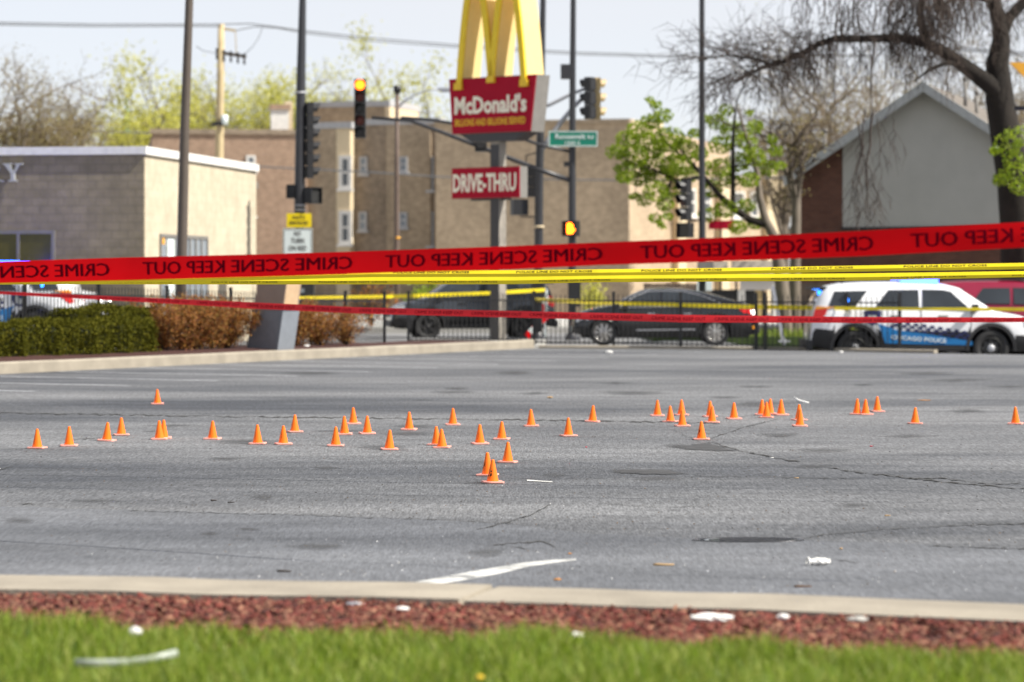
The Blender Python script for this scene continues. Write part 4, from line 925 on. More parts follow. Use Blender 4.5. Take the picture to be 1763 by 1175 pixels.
# ------------------------------------------------------------------ pylon sign with yellow arches
ang = math.atan2(-.63, .78); o = Vector(((858 - CX) * 77.2 / F, 77.2, 0.06))
py = thing('pylon_sign', 'tall red pylon sign with yellow arches over a smaller drive-thru box', 'sign', o, ang)
zo = -0.06; dz = lambda z: z + zo
zt, zb_ = 7.18, 5.66
def tbox(b, x0b, x1b, x0t, x1t, y0, y1, z0, z1, mi=0):
    vs = [(x0b, y0, z0), (x1b, y0, z0), (x0t, y0, z1), (x1t, y0, z1), (x0b, y1, z0), (x1b, y1, z0), (x0t, y1, z1), (x1t, y1, z1)]
    b.add(vs, [(0, 1, 3, 2), (5, 4, 6, 7), (1, 5, 7, 3), (4, 0, 2, 6), (2, 3, 7, 6), (0, 4, 5, 1)], mi)
D = .31
b = MB(); tbox(b, -1.38, 1.36, -1.5, 1.56, -D + .03, D - .03, dz(zb_), dz(zt)); cab = b.build('sign_cabinet', M['signgrey'], py)
b = MB(); tbox(b, -1.37, 1.35, -1.49, 1.55, -D, -D + .027, dz(zb_) + .01, dz(zt) - .01); fp = b.build('face_panel', M['signred'], cab)
b = MB(); vs, fs = fit_text("McDonald's", 2.52, .50, .035, .012); b.mesh((vs, fs), lambda x, y, z: (x - .03, -D - .004 - z, dz(6.44) + y)); b.build('lettering', M['cream'], fp)
b = MB(); vs, fs = fit_text("BILLIONS AND BILLIONS SERVED", 2.46, .19, .012, .012); b.mesh((vs, fs), lambda x, y, z: (x - .04, -D - .004 - z, dz(5.97) + y)); b.build('lettering', M['signyellow'], fp)
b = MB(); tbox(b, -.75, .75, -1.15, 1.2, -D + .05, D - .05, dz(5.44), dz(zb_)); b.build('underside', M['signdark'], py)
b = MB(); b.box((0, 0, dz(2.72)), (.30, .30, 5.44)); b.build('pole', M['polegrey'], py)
b = MB(); b.box((0, -.157, dz(2.7)), (.302, .012, 5.3)); b.build('pole_dark_face', M['signdark'], py)  # thin dark sheet over the front face of the pole
def arch(b, c, hw, z0, z1, apex, wf, mi=0):
    """rectangular band bent along a tall parabola"""
    N_ = 26; cen = []
    for i in range(N_ + 1):
        s = -1 + 2 * i / N_; zL = z0 if s < 0 else z1
        sgn = -1 if s < 0 else 1; u = abs(s); f = u ** 0.8
        x = c + sgn * hw * f; z = apex - (apex - zL) * f * f; cen.append(Vector((x, 0, z)))
    return cen
def band(b, cen, wf, y0, y1, mi):
    vs = []; n = len(cen)
    for i, p in enumerate(cen):
        t_ = (cen[min(i + 1, n - 1)] - cen[max(i - 1, 0)]).normalized(); nn = Vector((t_.z, 0, -t_.x))
        for s_, y in ((-1, y0), (1, y0), (1, y1), (-1, y1)): q = p + nn * s_ * wf / 2; vs.append((q.x, y, q.z))
    fs = [(i * 4 + j, i * 4 + (j + 1) % 4, i * 4 + 4 + (j + 1) % 4, i * 4 + 4 + j) for i in range(n - 1) for j in range(4)] + [(0, 1, 2, 3), tuple(range((n - 1) * 4, n * 4))[::-1]]
    b.add(vs, fs, mi)
ar = MB(); arf = MB()
for c_, h0, h1 in ((-.55, dz(6.93), dz(7.08)), (.60, dz(7.08), dz(6.93))):
    cen = arch(None, c_, .565, h0, h1, dz(10.05), .25)
    band(ar, cen, .14, -D + .02, D + .15, 0); band(arf, cen, .18, -D - .06, -D + .015, 0)
a_ = ar.build('twin_arches', M['archside'], py); arf.build('front_trim', M['archface'], a_)
for x, z in ((-1.125, 6.93), (.025, 7.08), (1.175, 6.93)): b = MB(); b.box((x, -D - .035, dz(z) + .04), (.26, .1, .16)); b.box((x, -D - .035, dz(z) - .05), (.27, .105, .03)); b.build('arch_bracket', M['signyellow'], a_)
b = MB(); b.box((-.25, -.07, dz(4.32)), (2.38, .32, .84)); db = b.build('drive_box', M['signgrey'], py)
b = MB(); b.box((-.25, -.243, dz(4.32)), (2.37, .026, .83)); f2 = b.build('face_panel', M['signred'], db)
b = MB(); vs, fs = fit_text("DRIVE-THRU", 2.22, .50, .03, .012); b.mesh((vs, fs), lambda x, y, z: (x - .28, -.262 - z, dz(4.32) + y)); b.build('lettering', M['cream'], f2)
b = MB(); b.box((-.25, -.01, dz(3.87)), (1.3, .16, .055)); b.build('bracket', M['signdark'], db)

# ------------------------------------------------------------------ leaning cabinet in the planting bed
o = cl(10.35, .75, .17); t = thing('drive_cabinet', 'leaning grey cabinet with brown top standing among the rusty shrubs', 'cabinet', o, math.radians(-30)); k = 61.5 / F
ln = 14 * k / (74 * k)
R = Matrix.Rotation(math.radians(9.5), 3, 'Y')
def lean(b):
    for i, p in enumerate(b.v): q = Vector(p); b.v[i] = (q.x + q.z * .17, q.y, q.z)
    return b
b = MB(); b.box((0, 0, .45), (.80, .62, .9)); b.box((.0, -.315, .45), (.70, .01, .8)); lean(b).build('body', M['cabgrey'], t)
b = MB(); b.box((0, 0, .93), (.86, .68, .06)); lean(b).build('ledge', M['cabtan'], t)
b = MB(); b.box((0, 0, 1.25), (.74, .58, .58)); b.box((0, 0, 1.56), (.80, .64, .05)); hd = lean(b).build('head', M['cabbrown'], t)
b = MB(); b.box((.374, -.02, 1.25), (.008, .5, .52)); lean(b).build('side_panel', M['cabtan'], hd)
# striped barricade and leaning post by the cars
o = P(930, 588, 84); o.z = -.05; t = thing('barricade', 'folding red and white striped barricade behind the dark van', 'barricade', o, .25); 
def stripe_bar(b, p0, p1, w_, d_, n):
    p0, p1 = Vector(p0), Vector(p1)
    for i in range(n): b.bar(p0 + (p1 - p0) * i / n, p0 + (p1 - p0) * (i + 1) / n, d_, w_, mi=i % 2)
b = MB(); stripe_bar(b, (-.40, 0, .05), (.12, 0, .62), .2, .04, 5); b.build('striped_board', [M['redtape'], M['white']], t)
b = MB(); stripe_bar(b, (.05, .06, .8), (.15, .06, 1.25), .24, .04, 2); b.build('striped_board', [M['redtape'], M['white']], t)
for x in (-.2, .16):
    b = MB(); b.bar((x, .05, 0), (x + .03, .02, 1.45), .05, .05); b.build('leg', M['white'], t)
b = MB(); b.lathe([(.0, 0), (.09, .01), (.09, .05), (0, .06)], 14, c=(-.02, -.02, 1.42), axis='Y'); b.build('warning_lamp', M['redbit'], t)
b = MB(); b.lathe([(0, 0), (.09, .01), (.09, .05), (0, .06)], 14, c=(.14, -.02, .58), axis='Y'); b.build('reflector', M['redbit'], t)
o = P(1350, 598, 78.5); o.z = -.04; t = thing('leaning_post', 'grey metal post leaning left beside the black fence posts', 'post', o)
b = MB(); b.bar((0, 0, -.1), (-.32, 0, 1.55), .13, .09); b.build('shaft', M['galv'], t); b = MB(); b.box((0, 0, .03), (.3, .3, .05)); b.build('foot_plate', M['galv'], t)
# ------------------------------------------------------------------ vehicles (x forward, y left, z up; origin on the ground at mid wheelbase)
def lerp_prof(P_, x):
    if x <= P_[0][0]: return P_[0][1]
    for (x0, z0), (x1, z1) in zip(P_, P_[1:]):
        if x <= x1: return z0 + (z1 - z0) * (x - x0) / (x1 - x0) if x1 > x0 else z1
    return P_[-1][1]
class Car:
    def __init__(s, top, belt, sill, W, wheels, R, Ra, ws, rg, tumble=.32, clad=None):
        s.top, s.belt, s.sill, s.hw, s.wh, s.R, s.Ra, s.ws, s.rg, s.tumble, s.clad = top, belt, sill, W / 2, wheels, R, Ra, ws, rg, tumble, clad
        s.x0, s.x1 = top[0][0], top[-1][0]
    def plan(s, x):
        a = min(x - s.x0, s.x1 - x); e = max(0.0, 1 - a / .55)
        return s.hw * (1 - .17 * e ** 2.2)
    def zl(s, x):
        z = s.sill
        a = min(x - s.x0, s.x1 - x)
        if a < .5: z += .10 * (1 - a / .5)
        for xw in s.wh:
            d = abs(x - xw)
            if d < s.Ra: z = max(z, s.R + math.sqrt(s.Ra ** 2 - d * d))
        return z
    def side(s, x, z):
        w_ = s.plan(x); zb = lerp_prof(s.belt, x)
        if z > zb: return w_ * .975 - (z - zb) * s.tumble
        f = (z - .25) / max(.1, zb - .25)
        return w_ * (.955 + .045 * math.sin(min(1, max(0, f)) * math.pi * .85 + .25))
    def body(s, parent, paint, name='body'):
        xs = list(np.arange(s.x0, s.x1, .05)) + [s.x1]; b = MB(); rings = []
        mats = [paint, M['glass'], M['trimblack']]
        NR = 9
        for x in xs:
            zt = lerp_prof(s.top, x); zb = min(lerp_prof(s.belt, x), zt - .10); zl = min(s.zl(x), zb - .05); zc = zl + (.52 if False else 0)
            p = []
            p.append((x, 0, max(zl, s.sill)))
            p.append((x, s.side(x, zl) * .9, max(zl, s.sill)))
            p.append((x, s.side(x, zl), zl + .015))
            zm = zl + (zb - zl) * .5; p.append((x, s.side(x, zm), zm))
            p.append((x, s.side(x, zb - .04), zb - .04))
            ys = s.side(x, zb) * .985
            p.append((x, ys, zb))
            zt2 = zt - .05; y2 = min(ys * .985, s.side(x, max(zt2, zb + .001)) if zt2 > lerp_prof(s.belt, x) else ys * .96)
            p.append((x, y2, max(zb + .02, zt2)))
            p.append((x, y2 * .90, zt - .012)); p.append((x, 0, zt + .02))
            rings.append(p)
        full = [r + [(q[0], -q[1], q[2]) for q in r[-2:0:-1]] for r in rings]; n = len(full[0])
        vs = [q for r in full for q in r]; b.add(vs, [])
        for i in range(len(full) - 1):
            xm = (xs[i] + xs[i + 1]) / 2
            for j in range(n):
                j2 = (j + 1) % n; mi = 0
                seg = j if j < NR - 1 else n - 1 - j
                glass = (s.ws[0] < xm < s.ws[1]) or (s.rg[0] < xm < s.rg[1])
                if seg == 7 and glass: mi = 1
                if seg in (0, 1): mi = 2
                if seg == 2 and s.clad and full[i][2][2] < s.clad: mi = 2
                b.f.append([i * n + j, i * n + j2, (i + 1) * n + j2, (i + 1) * n + j]); b.m.append(mi); b.sm.append(seg >= 2)
        b.f.append(list(range(n))); b.m.append(0); b.sm.append(False)
        b.f.append(list(range((len(full) - 1) * n, len(full) * n))[::-1]); b.m.append(0); b.sm.append(False)
        return b.build(name, mats, parent)
    def decal(s, parent, poly, m, name, out=.006, sides=(1, -1), sub=.18, b=None):
        """panel lying on the flank; poly in (x, z)"""
        bb = b or MB()
        P2 = []
        for (x0, z0), (x1, z1) in zip(poly, poly[1:] + poly[:1]):
            k = max(1, int(math.hypot(x1 - x0, z1 - z0) / sub))
            for j in range(k): P2.append((x0 + (x1 - x0) * j / k, z0 + (z1 - z0) * j / k))
        for sd in sides:
            A = [(x, sd * (s.side(x, z) + out), z) for x, z in P2]; B = [(x, sd * (s.side(x, z) - .03), z) for x, z in P2]; n = len(A)
            bb.add(A + B, [tuple(range(n))] + [(i, (i + 1) % n, n + (i + 1) % n, n + i) for i in range(n)])
        if b is None: return bb.build(name, m, parent)
    def wheel(s, parent, x, sd, kind):
        y = sd * (s.hw - .02); R = s.R; wd = .23
        t = bpy.data.objects.new('wheel', None); put(t, parent); t.location = (x, y - sd * wd / 2, R); t.rotation_euler = (0, 0, 0 if sd > 0 else math.pi)
        rr = R * {'chrome': .72, 'steel': .60, 'dark': .68}[kind]
        b = MB(); b.lathe([(rr, -wd / 2), (R * .93, -wd / 2), (R, -wd / 2 + .03), (R, wd / 2 - .03), (R * .93, wd / 2), (rr, wd / 2 - .01), (rr * .97, wd / 2 - .04)], 32, axis='Y'); b.build('tyre', M['rubber'], t)
        b = MB(); b.lathe([(rr, -wd / 2 + .01), (rr, wd / 2 - .012), (rr * .93, wd / 2 - .005), (rr * .90, wd / 2 - .045), (rr * .88, .0), (0.0, .0)], 32, axis='Y', mi=1)
        yo = wd / 2 - .035
        if kind == 'steel':
            b.lathe([(rr * .88, .01), (rr * .62, yo), (rr * .35, yo - .02), (rr * .30, yo + .0), (0, yo + .0)], 24, axis='Y', mi=1)
            for k in range(8):
                a = k * math.pi / 4; b.box((math.cos(a) * rr * .74, yo - .02, math.sin(a) * rr * .74), (.05, .04, .05), mi=1)
            b.lathe([(rr * .36, yo), (rr * .34, yo + .035), (rr * .2, yo + .05), (0, yo + .055)], 20, axis='Y', mi=0)
        else:
            ns = 9 if kind == 'chrome' else 5
            for k in range(ns):
                a = 2 * math.pi * k / ns; wv = .5 if kind == 'chrome' else .42
                for da in (-.09, .09):
                    p0 = (math.cos(a) * rr * .16, yo, math.sin(a) * rr * .16); p1 = (math.cos(a + da * 1.4) * rr * .95, yo - .015, math.sin(a + da * 1.4) * rr * .95)
                    b.bar(p0, p1, .035, .03, mi=0, up=(0, 1, 0))
            b.lathe([(rr * .99, yo + .02), (rr * .9, yo + .025), (rr * .88, yo - .02)], 32, axis='Y', mi=0)
            b.lathe([(rr * .24, yo - .02), (rr * .22, yo + .02), (0, yo + .025)], 18, axis='Y', mi=0)
        b.build('rim', {'chrome': [M['chrome'], M['steelblack']], 'steel': [M['galv'], M['steelblack']], 'dark': [M['trimblack'], M['steelblack']]}[kind], t)
    def arches(s, parent, m, wd=.06):
        for xw in s.wh:
            for sd in (1, -1):
                b = MB(); A_ = np.linspace(-.12, math.pi + .12, 22); vs = []
                for a in A_:
                    for r, o in ((s.Ra - .012, .012), (s.Ra + wd, .014), (s.Ra + wd, -.03), (s.Ra - .012, -.22)):
                        x, z = xw + r * math.cos(a), s.R + r * math.sin(a); z = max(z, s.sill - .02); vs.append((x, sd * (s.side(x, z) + o), z))
                fs = [(i * 4 + j, i * 4 + (j + 1) % 4, i * 4 + 4 + (j + 1) % 4, i * 4 + 4 + j) for i in range(21) for j in range(4)]
                b.add(vs, fs); b.build('wheel_arch', m, parent)
    def under(s, parent):
        b = MB(); b.box(((s.x0 + s.x1) / 2, 0, s.sill + .06), (s.x1 - s.x0 - .5, s.hw * 1.35, .16)); b.build('underbody', M['trimblack'], parent)
    def line(s, parent, pts, name='door_gap', w_=.012, m=None, sides=(1, -1)):
        b = MB()
        for sd in sides:
            for (x0, z0), (x1, z1) in zip(pts, pts[1:]):
                k = max(1, int(math.hypot(x1 - x0, z1 - z0) / .15))
                for j in range(k):
                    a, c_ = j / k, (j + 1) / k; q0 = (x0 + (x1 - x0) * a, z0 + (z1 - z0) * a); q1 = (x0 + (x1 - x0) * c_, z0 + (z1 - z0) * c_)
                    b.bar((q0[0], sd * (s.side(*q0) + .001), q0[1]), (q1[0], sd * (s.side(*q1) + .001), q1[1]), w_, .008, up=(0, sd, 0))
        return b.build(name, m or M['trimblack'], parent)

SUVTOP = [(-2.36, .60), (-2.35, .98), (-2.30, 1.18), (-2.20, 1.46), (-2.10, 1.60), (-1.98, 1.69), (-1.7, 1.745), (-1.2, 1.775), (-.5, 1.785), (.1, 1.77), (.5, 1.735), (.78, 1.67), (1.15, 1.42), (1.52, 1.175), (1.75, 1.135), (2.1, 1.07), (2.32, .985), (2.45, .85), (2.50, .66)]
SUVBELT = [(-2.36, 1.20), (-1.5, 1.20), (.2, 1.165), (1.5, 1.13), (2.5, .95)]
def make_suv(name, label, cat, loc, rz, paint, group=None, scale=1.0, police=False, wheelkind='steel', trim=True, plain=False):
    t = thing(name, label, cat, loc, rz, group, scale); c = Car(SUVTOP, SUVBELT, .33, 2.0, (-1.4325, 1.4325), .385, .475, (.76, 1.53), (-2.2, -2.03), .33, .52)
    bd = c.body(t, paint); c.under(t)
    c.arches(t, M['trimblack'])
    for sd in (1, -1):
        for x in (-1.4325, 1.4325): c.wheel(t, x, sd, wheelkind)
    for sd in (1, -1): c.decal(t, [(-.88, .345), (.88, .345), (.88, .44), (-.88, .47)], M['trimblack'], 'sill_trim', .012, (sd,))
    for sd in (1, -1):
        for nm, pl in (('quarter_window', [(-1.98, 1.27), (-1.42, 1.27), (-1.16, 1.60), (-1.86, 1.585)]), ('rear_window', [(-1.0, 1.25), (-.08, 1.24), (-.08, 1.62), (-.72, 1.615)]), ('front_window', [(-.0, 1.24), (.96, 1.19), (.93, 1.27), (.60, 1.58), (.45, 1.615), (-.0, 1.625)])):
            c.decal(t, pl, M['glass'], nm, .005, (sd,))
        c.line(t, [(-.05, .55), (-.04, 1.22)], sides=(sd,)); c.line(t, [(1.0, .6), (1.02, 1.18)], sides=(sd,)); c.line(t, [(-1.0, .95), (-1.05, 1.24)], sides=(sd,))
        for x in (-.30, .72):
            b = MB(); b.box((x - .3, sd * (c.side(x - .3, 1.06) + .02), 1.06), (.2, .03, .035)); b.build('door_handle', M['trimblack'] if not police else M['signgrey'], t)
        b = MB(); b.box((1.08, sd * (c.side(1.0, 1.2) + .10), 1.24), (.12, .22, .15)); b.bar((1.05, sd * c.side(1.0, 1.15), 1.17), (1.08, sd * (c.side(1, 1.2) + .04), 1.2), .05, .04); b.build('wing_mirror', M['trimblack'], t)
        c.decal(t, [(2.13, .84), (2.40, .80), (2.38, .95), (2.12, 1.02)], M['headlens'], 'headlight', .012, (sd,))
        c.decal(t, [(-2.33, .98), (-2.22, .95), (-2.05, 1.10), (-2.02, 1.22), (-2.27, 1.20)], M['taillens'], 'tail_light', .012, (sd,))
        c.decal(t, [(-2.27, 1.205), (-2.02, 1.225), (-1.86, 1.25), (-2.24, 1.27)], M['amber'] if police else M['taillens'], 'side_marker', .011, (sd,))
        c.decal(t, [(2.16, .40), (2.42, .42), (2.42, .60), (2.22, .56)], M['trimblack'], 'bumper_grille', .010, (sd,))
    b = MB()
    xb = -2.37
    b.box((xb, 0, .45), (.12, 1.7, .2)); b.build('rear_bumper', M['trimblack'], t)
    b = MB(); b.box((2.46, 0, .46), (.12, 1.6, .2)); b.build('front_bumper', M['trimblack'], t)
    b = MB(); b.box((2.47, 0, .74), (.06, 1.0, .22)); b.build('grille', M['trimblack'], t)
    b = MB(); b.box((-2.16, 0, 1.655), (.34, 1.25, .05)); b.build('spoiler', M['trimblack'] if police else paint, t)
    for sd in (1, -1):
        b = MB(); b.tube([(-1.7, sd * .70, 1.76), (-1.6, sd * .70, 1.81), (.2, sd * .70, 1.815), (.35, sd * .70, 1.77)], .017, 6); b.build('roof_rail', M['trimblack'], t)
    if police:
        for sd in (1, -1):
            st = c.decal(t, [(-.95, .91), (-.80, .49), (1.03, .45), (1.03, .535), (.0, .70), (-.55, .77)], M['blue'], 'blue_stripe', .007, (sd,))
            b = MB(); cs = .085
            for row in range(3):
                for i in range(20):
                    if (i + row) % 2: continue
                    x = -.70 + i * cs; z = lerp_prof([(-.95, .91), (-.55, .77), (0, .70), (1.03, .535)], x + cs / 2) + .008 + .062 * (3 - row)
                    c.decal(None, [(x, z - .054), (x + cs, z - .066), (x + cs, z - .006), (x, z + .006)], None, None, .009, (sd,), b=b)
            b.build('checker_band', M['navy'], t)
            vs, fs = fit_text('CHICAGO POLICE', 1.16, .09, .015, .006); b = MB()
            b.mesh((vs, fs), lambda x, y, z: ((x * -sd) - .10, sd * (c.side(x * -sd - .10, .6 + y) + .010 + z), .585 + y - .07 * (x * -sd)))
            b.build('lettering', M['white'], st)
            b = MB(); n6 = [(-1.08 + .155 * math.cos(a), 1.06 + .16 * math.sin(a)) for a in np.linspace(0, 2 * math.pi, 20, endpoint=False)]
            cr = c.decal(t, [(-1.25, 1.17), (-1.12, 1.20), (-1.0, 1.20), (-.88, 1.17), (-.90, 1.0), (-.98, .90), (-1.07, .86), (-1.16, .90), (-1.23, 1.0)], M['navy'], 'door_crest', .008, (sd,))
            c.decal(cr, [(-1.17, 1.14), (-.97, 1.14), (-.98, .98), (-1.07, .92), (-1.15, .98)], M['fascia'], 'crest_field', .011, (sd,))
            c.decal(t, [(-1.63, 1.34), (-1.56, 1.34), (-1.56, 1.44), (-1.63, 1.44)], M['bluedim'], 'window_beacon', .012, (sd,))
            c.decal(t, [(2.34, .86), (2.43, .86), (2.42, .93), (2.34, .95)], M['whitelamp'], 'running_light', .016, (sd,))
        b = MB(); b.box((-.05, 0, 1.80), (.26, 1.15, .03)); b.tube([(-.05, -.5, 1.78), (-.05, -.5, 1.82)], .03, 6); b.tube([(-.05, .5, 1.78), (-.05, .5, 1.82)], .03, 6); lb = b.build('light_bar', M['trimblack'], t)
        for i in range(4):
            b = MB(); b.box((-.05, (-.66, -.2, .2, .66)[i], (1.80, 1.85, 1.85, 1.80)[i]), (.80, .2, .12) if i in (0, 3) else (.4, .36, .07)); b.build('beacon', M['bluelamp'] if i in (0, 3) else M['bluedim'], lb)
        b = MB(); b.box((-2.16, .0, 1.64), (.05, 1.0, .045)); b.box((-2.14, -.62, 1.55), (.08, .07, .09)); b.build('rear_beacon', M['bluedim'], t)
        b = MB(); b.tube([(-1.1, 0, 1.78), (-1.12, 0, 2.05)], .008, 5); b.build('aerial', M['trimblack'], t)
    return t, c
Yp = 67.6; kp = F / Yp; sc_ = 234 / kp / 2.865
zP = H - (631.5 - HY) / kp
t, _ = make_suv('police_car', 'white police car with blue stripe and lit roof beacon, right end of the fence', 'police car', ((1589 - CX) / kp, Yp + 1.05, zP), math.radians(0), M['carwhite'], scale=sc_, police=True)
# its twin behind the hedge faces the other way
Yq = 67.2; kq = F / Yq
t2 = copy_tree(t); t2['label'] = 'white police car partly hidden by the iron fence and clipped hedge on the left'
t2.scale = (.99,) * 3; t2.location = ((72 - CX) / kq - 1.4325 * .99, Yq, .2); t2.rotation_euler = (0, 0, math.pi)
t3 = copy_tree(t); t3['label'] = 'third white police car, mostly hidden behind the one by the clipped hedge'
t3.scale = (.97,) * 3; t3.location = ((187 - CX) * 70.0 / F - 2.5 * .97, 70.1, .33)
for q in (t, t2, t3): q['group'] = 'white police cars at the scene'
make_suv('dark_van', 'dark slate sport utility vehicle standing behind the red pylon sign post', 'car', ((812 - CX) * 88 / F, 89, -.17), math.pi + math.radians(9), M['carslate'], scale=1.06, wheelkind='dark')
make_suv('red_van', 'red sport utility vehicle with dark windows behind the white police car', 'car', ((1745 - CX) * 76 / F, 77, -.36), 0, M['carred'], scale=1.13, wheelkind='dark')
# black sedan, nose to the left
STOP = [(-2.55, .55), (-2.54, .80), (-2.48, .97), (-2.25, 1.06), (-1.95, 1.13), (-1.55, 1.25), (-1.1, 1.365), (-.6, 1.435), (-.15, 1.455), (.2, 1.44), (.45, 1.39), (.75, 1.25), (1.12, 1.055), (1.3, 1.015), (1.7, .94), (2.0, .84), (2.16, .70), (2.22, .52)]
SBELT = [(-2.55, .93), (-1.8, .98), (-.8, .965), (.8, .93), (1.3, .90), (2.2, .62)]
Ys = 72.8; ks = F / Ys
t = thing('black_sedan', 'black sedan with bright alloy wheels and lit red tail light behind the iron fence', 'car', ((1132.5 - CX) / ks, Ys, .02), math.pi, None, 191 / ks / 2.85)
c = Car(STOP, SBELT, .22, 1.88, (-1.425, 1.425), .345, .40, (.46, 1.13), (-1.95, -1.12), .42, .30)
c.body(t, M['carblack']); c.under(t)
for sd in (1, -1):
    for x in (-1.425, 1.425): c.wheel(t, x, sd, 'chrome')
    c.decal(t, [(.98, .985), (.62, 1.24), (.30, 1.365), (.0, 1.385), (-.02, 1.0)], M['glass'], 'front_window', .005, (sd,))
    c.decal(t, [(-.08, 1.0), (-.08, 1.385), (-.55, 1.37), (-.98, 1.28), (-1.2, 1.19), (-1.02, 1.02)], M['glass'], 'rear_window', .005, (sd,))
    c.decal(t, [(-1.08, 1.03), (-1.26, 1.18), (-1.42, 1.13), (-1.5, 1.06)], M['glass'], 'quarter_window', .005, (sd,))
    c.line(t, [(1.02, .975), (-.5, 1.0), (-1.55, 1.05)], 'window_trim', .022, M['galv'], (sd,)); c.line(t, [(1.0, 1.0), (.62, 1.26), (.28, 1.388), (-.2, 1.40), (-.6, 1.385), (-1.0, 1.30), (-1.3, 1.19), (-1.55, 1.07)], 'window_trim', .022, M['galv'], (sd,))
    c.line(t, [(-.05, .35), (-.04, .96)], sides=(sd,)); c.line(t, [(-.98, .6), (-1.05, .95)], sides=(sd,)); c.line(t, [(.95, .4), (.98, .93)], sides=(sd,))
    c.line(t, [(-.9, .42), (.6, .40)], 'sill_trim', .03, M['galv'], (sd,))
    for x in (-.72, .22):
        b = MB(); b.box((x, sd * (c.side(x, .82) + .018), .82), (.2, .03, .03)); b.build('door_handle', M['galv'], t)
    b = MB(); b.box((.88, sd * (c.side(.88, .95) + .1), 1.0), (.1, .2, .13)); b.bar((.9, sd * c.side(.9, .92), .94), (.88, sd * (c.side(.88, .95) + .03), .97), .05, .03); b.build('wing_mirror', M['carblack'], t)
    c.decal(t, [(1.78, .66), (2.12, .60), (2.10, .68), (1.86, .80)], M['headlens'], 'headlight', .01, (sd,))
    c.decal(t, [(-2.50, .78), (-2.46, .92), (-2.02, .93), (-2.10, .84)], M['taillens'], 'tail_light', .012, (sd,))
    c.decal(t, [(-2.47, .80), (-2.44, .90), (-2.32, .905), (-2.34, .80)], M['whitelamp'], 'reversing_light', .018, (sd,))
    c.decal(t, [(-2.46, .43), (-2.45, .51), (-2.34, .51), (-2.34, .43)], M['amber'], 'reflector', .012, (sd,))
c.arches(t, M['carblack'], .03)
b = MB(); b.box((2.18, 0, .42), (.1, 1.4, .2)); b.build('front_bumper', M['trimblack'], t)
b = MB(); b.box((2.2, 0, .42), (.1, .52, .11)); b.build('number_plate', M['white'], t)
# ------------------------------------------------------------------ barrier tapes
def ribbon(name, label, pts, hw, m, words=None, ink=None, period=None, mirror=False, z_off=0.0, th=.55, twist=0.0, bul=.05, cat='tape', nsub=90, group=None, tilt=0.0, lean_fn=None, ph=0.0, frac=.86, bold=.02):
    """tape through world points, hw = half width at each point; words repeat along it, mirror shows them from the back"""
    pts = [Vector(p) for p in pts]; n = len(pts); D = [0]
    for a, c_ in zip(pts, pts[1:]): D.append(D[-1] + (c_ - a).length)
    L = D[-1]
    def at(s):
        s = max(0, min(L, s))
        for i in range(n - 1):
            if s <= D[i + 1] or i == n - 2:
                f = (s - D[i]) / (D[i + 1] - D[i]); return pts[i].lerp(pts[i + 1], f), hw[i] + (hw[i + 1] - hw[i]) * f
    def frame(s):
        p, h_ = at(s); d = (at(s + .05)[0] - at(s - .05)[0]).normalized(); ti = tilt + twist * math.sin(s * 1.3) + (lean_fn(s / L) if lean_fn else 0)
        up = Vector((0, 0, 1)); up = (up - d * up.dot(d)).normalized(); nn = d.cross(up)   # nn points to the camera
        u = up * math.cos(ti) + nn * math.sin(ti); nn2 = d.cross(u)
        wob = .012 * math.sin(s * 2.1 + 1) + .006 * math.sin(s * 5.3)
        return p + nn * wob, u, nn2, h_
    fold = (lambda h_, e: 1.5 * bul * h_ * (1 - max(0, e)) ) if bul > .1 else (lambda h_, e: bul * h_ * (1 - e * e))
    b = MB(); k = nsub; R_ = 5; vs = []
    for i in range(k + 1):
        p, u, nn, h_ = frame(L * i / k)
        for j in range(R_): e = -1 + 2 * j / (R_ - 1); vs.append(p + u * h_ * e + nn * fold(h_, e))
    fs = [(i * R_ + j, i * R_ + j + 1, (i + 1) * R_ + j + 1, (i + 1) * R_ + j) for i in range(k) for j in range(R_ - 1)]
    o0 = pts[0]; b.add([v - o0 for v in vs], fs, 0, bul < .1); t = b.build(name, m); t.location = o0; tag(t, label, cat, group)
    if words:
        vs, fs = text_data(words, 1.0, bold, .001); A = np.array(vs); lo, hi = A.min(0), A.max(0); wv = hi[0] - lo[0]; hv = hi[1] - lo[1]
        i = 0; b = MB(); s0 = ph
        while s0 < L:
            per = period(s0 / L) if callable(period) else period; tw = per * frac
            def fn(x, y, z):
                f = (x - lo[0]) / wv; f = 1 - f if mirror else f; s = s0 + f * tw
                p, u, nn, h_ = frame(s); e = ((y - lo[1]) / hv * 2 - 1) * th + z_off
                return p + u * h_ * e + nn * (fold(h_, e) + .003) - o0
            if s0 > 0 and s0 + tw < L: b.mesh((vs, fs), fn)
            s0 += per
        b.build('lettering', ink, t)
    return t
# big red tape nearest the camera, its print showing from the back
def tp(px, top, bot, Y): c_ = P(px, (top + bot) / 2, Y); return c_, (bot - top) / 2 * Y / F
row = [(-260, 460, 497, 20.6), (0, 450.5, 487.5, 19.6), (220, 443.5, 483, 18.9), (440, 438.5, 477.5, 18.3), (660, 431.5, 470, 17.8), (881, 424, 464.5, 17.3), (1030, 418, 457, 17.0), (1250, 409, 450, 16.7), (1480, 398, 441.5, 16.4), (1763, 382.5, 426.5, 16.1), (2050, 366, 411, 15.8)]
pp = [tp(*r) for r in row]
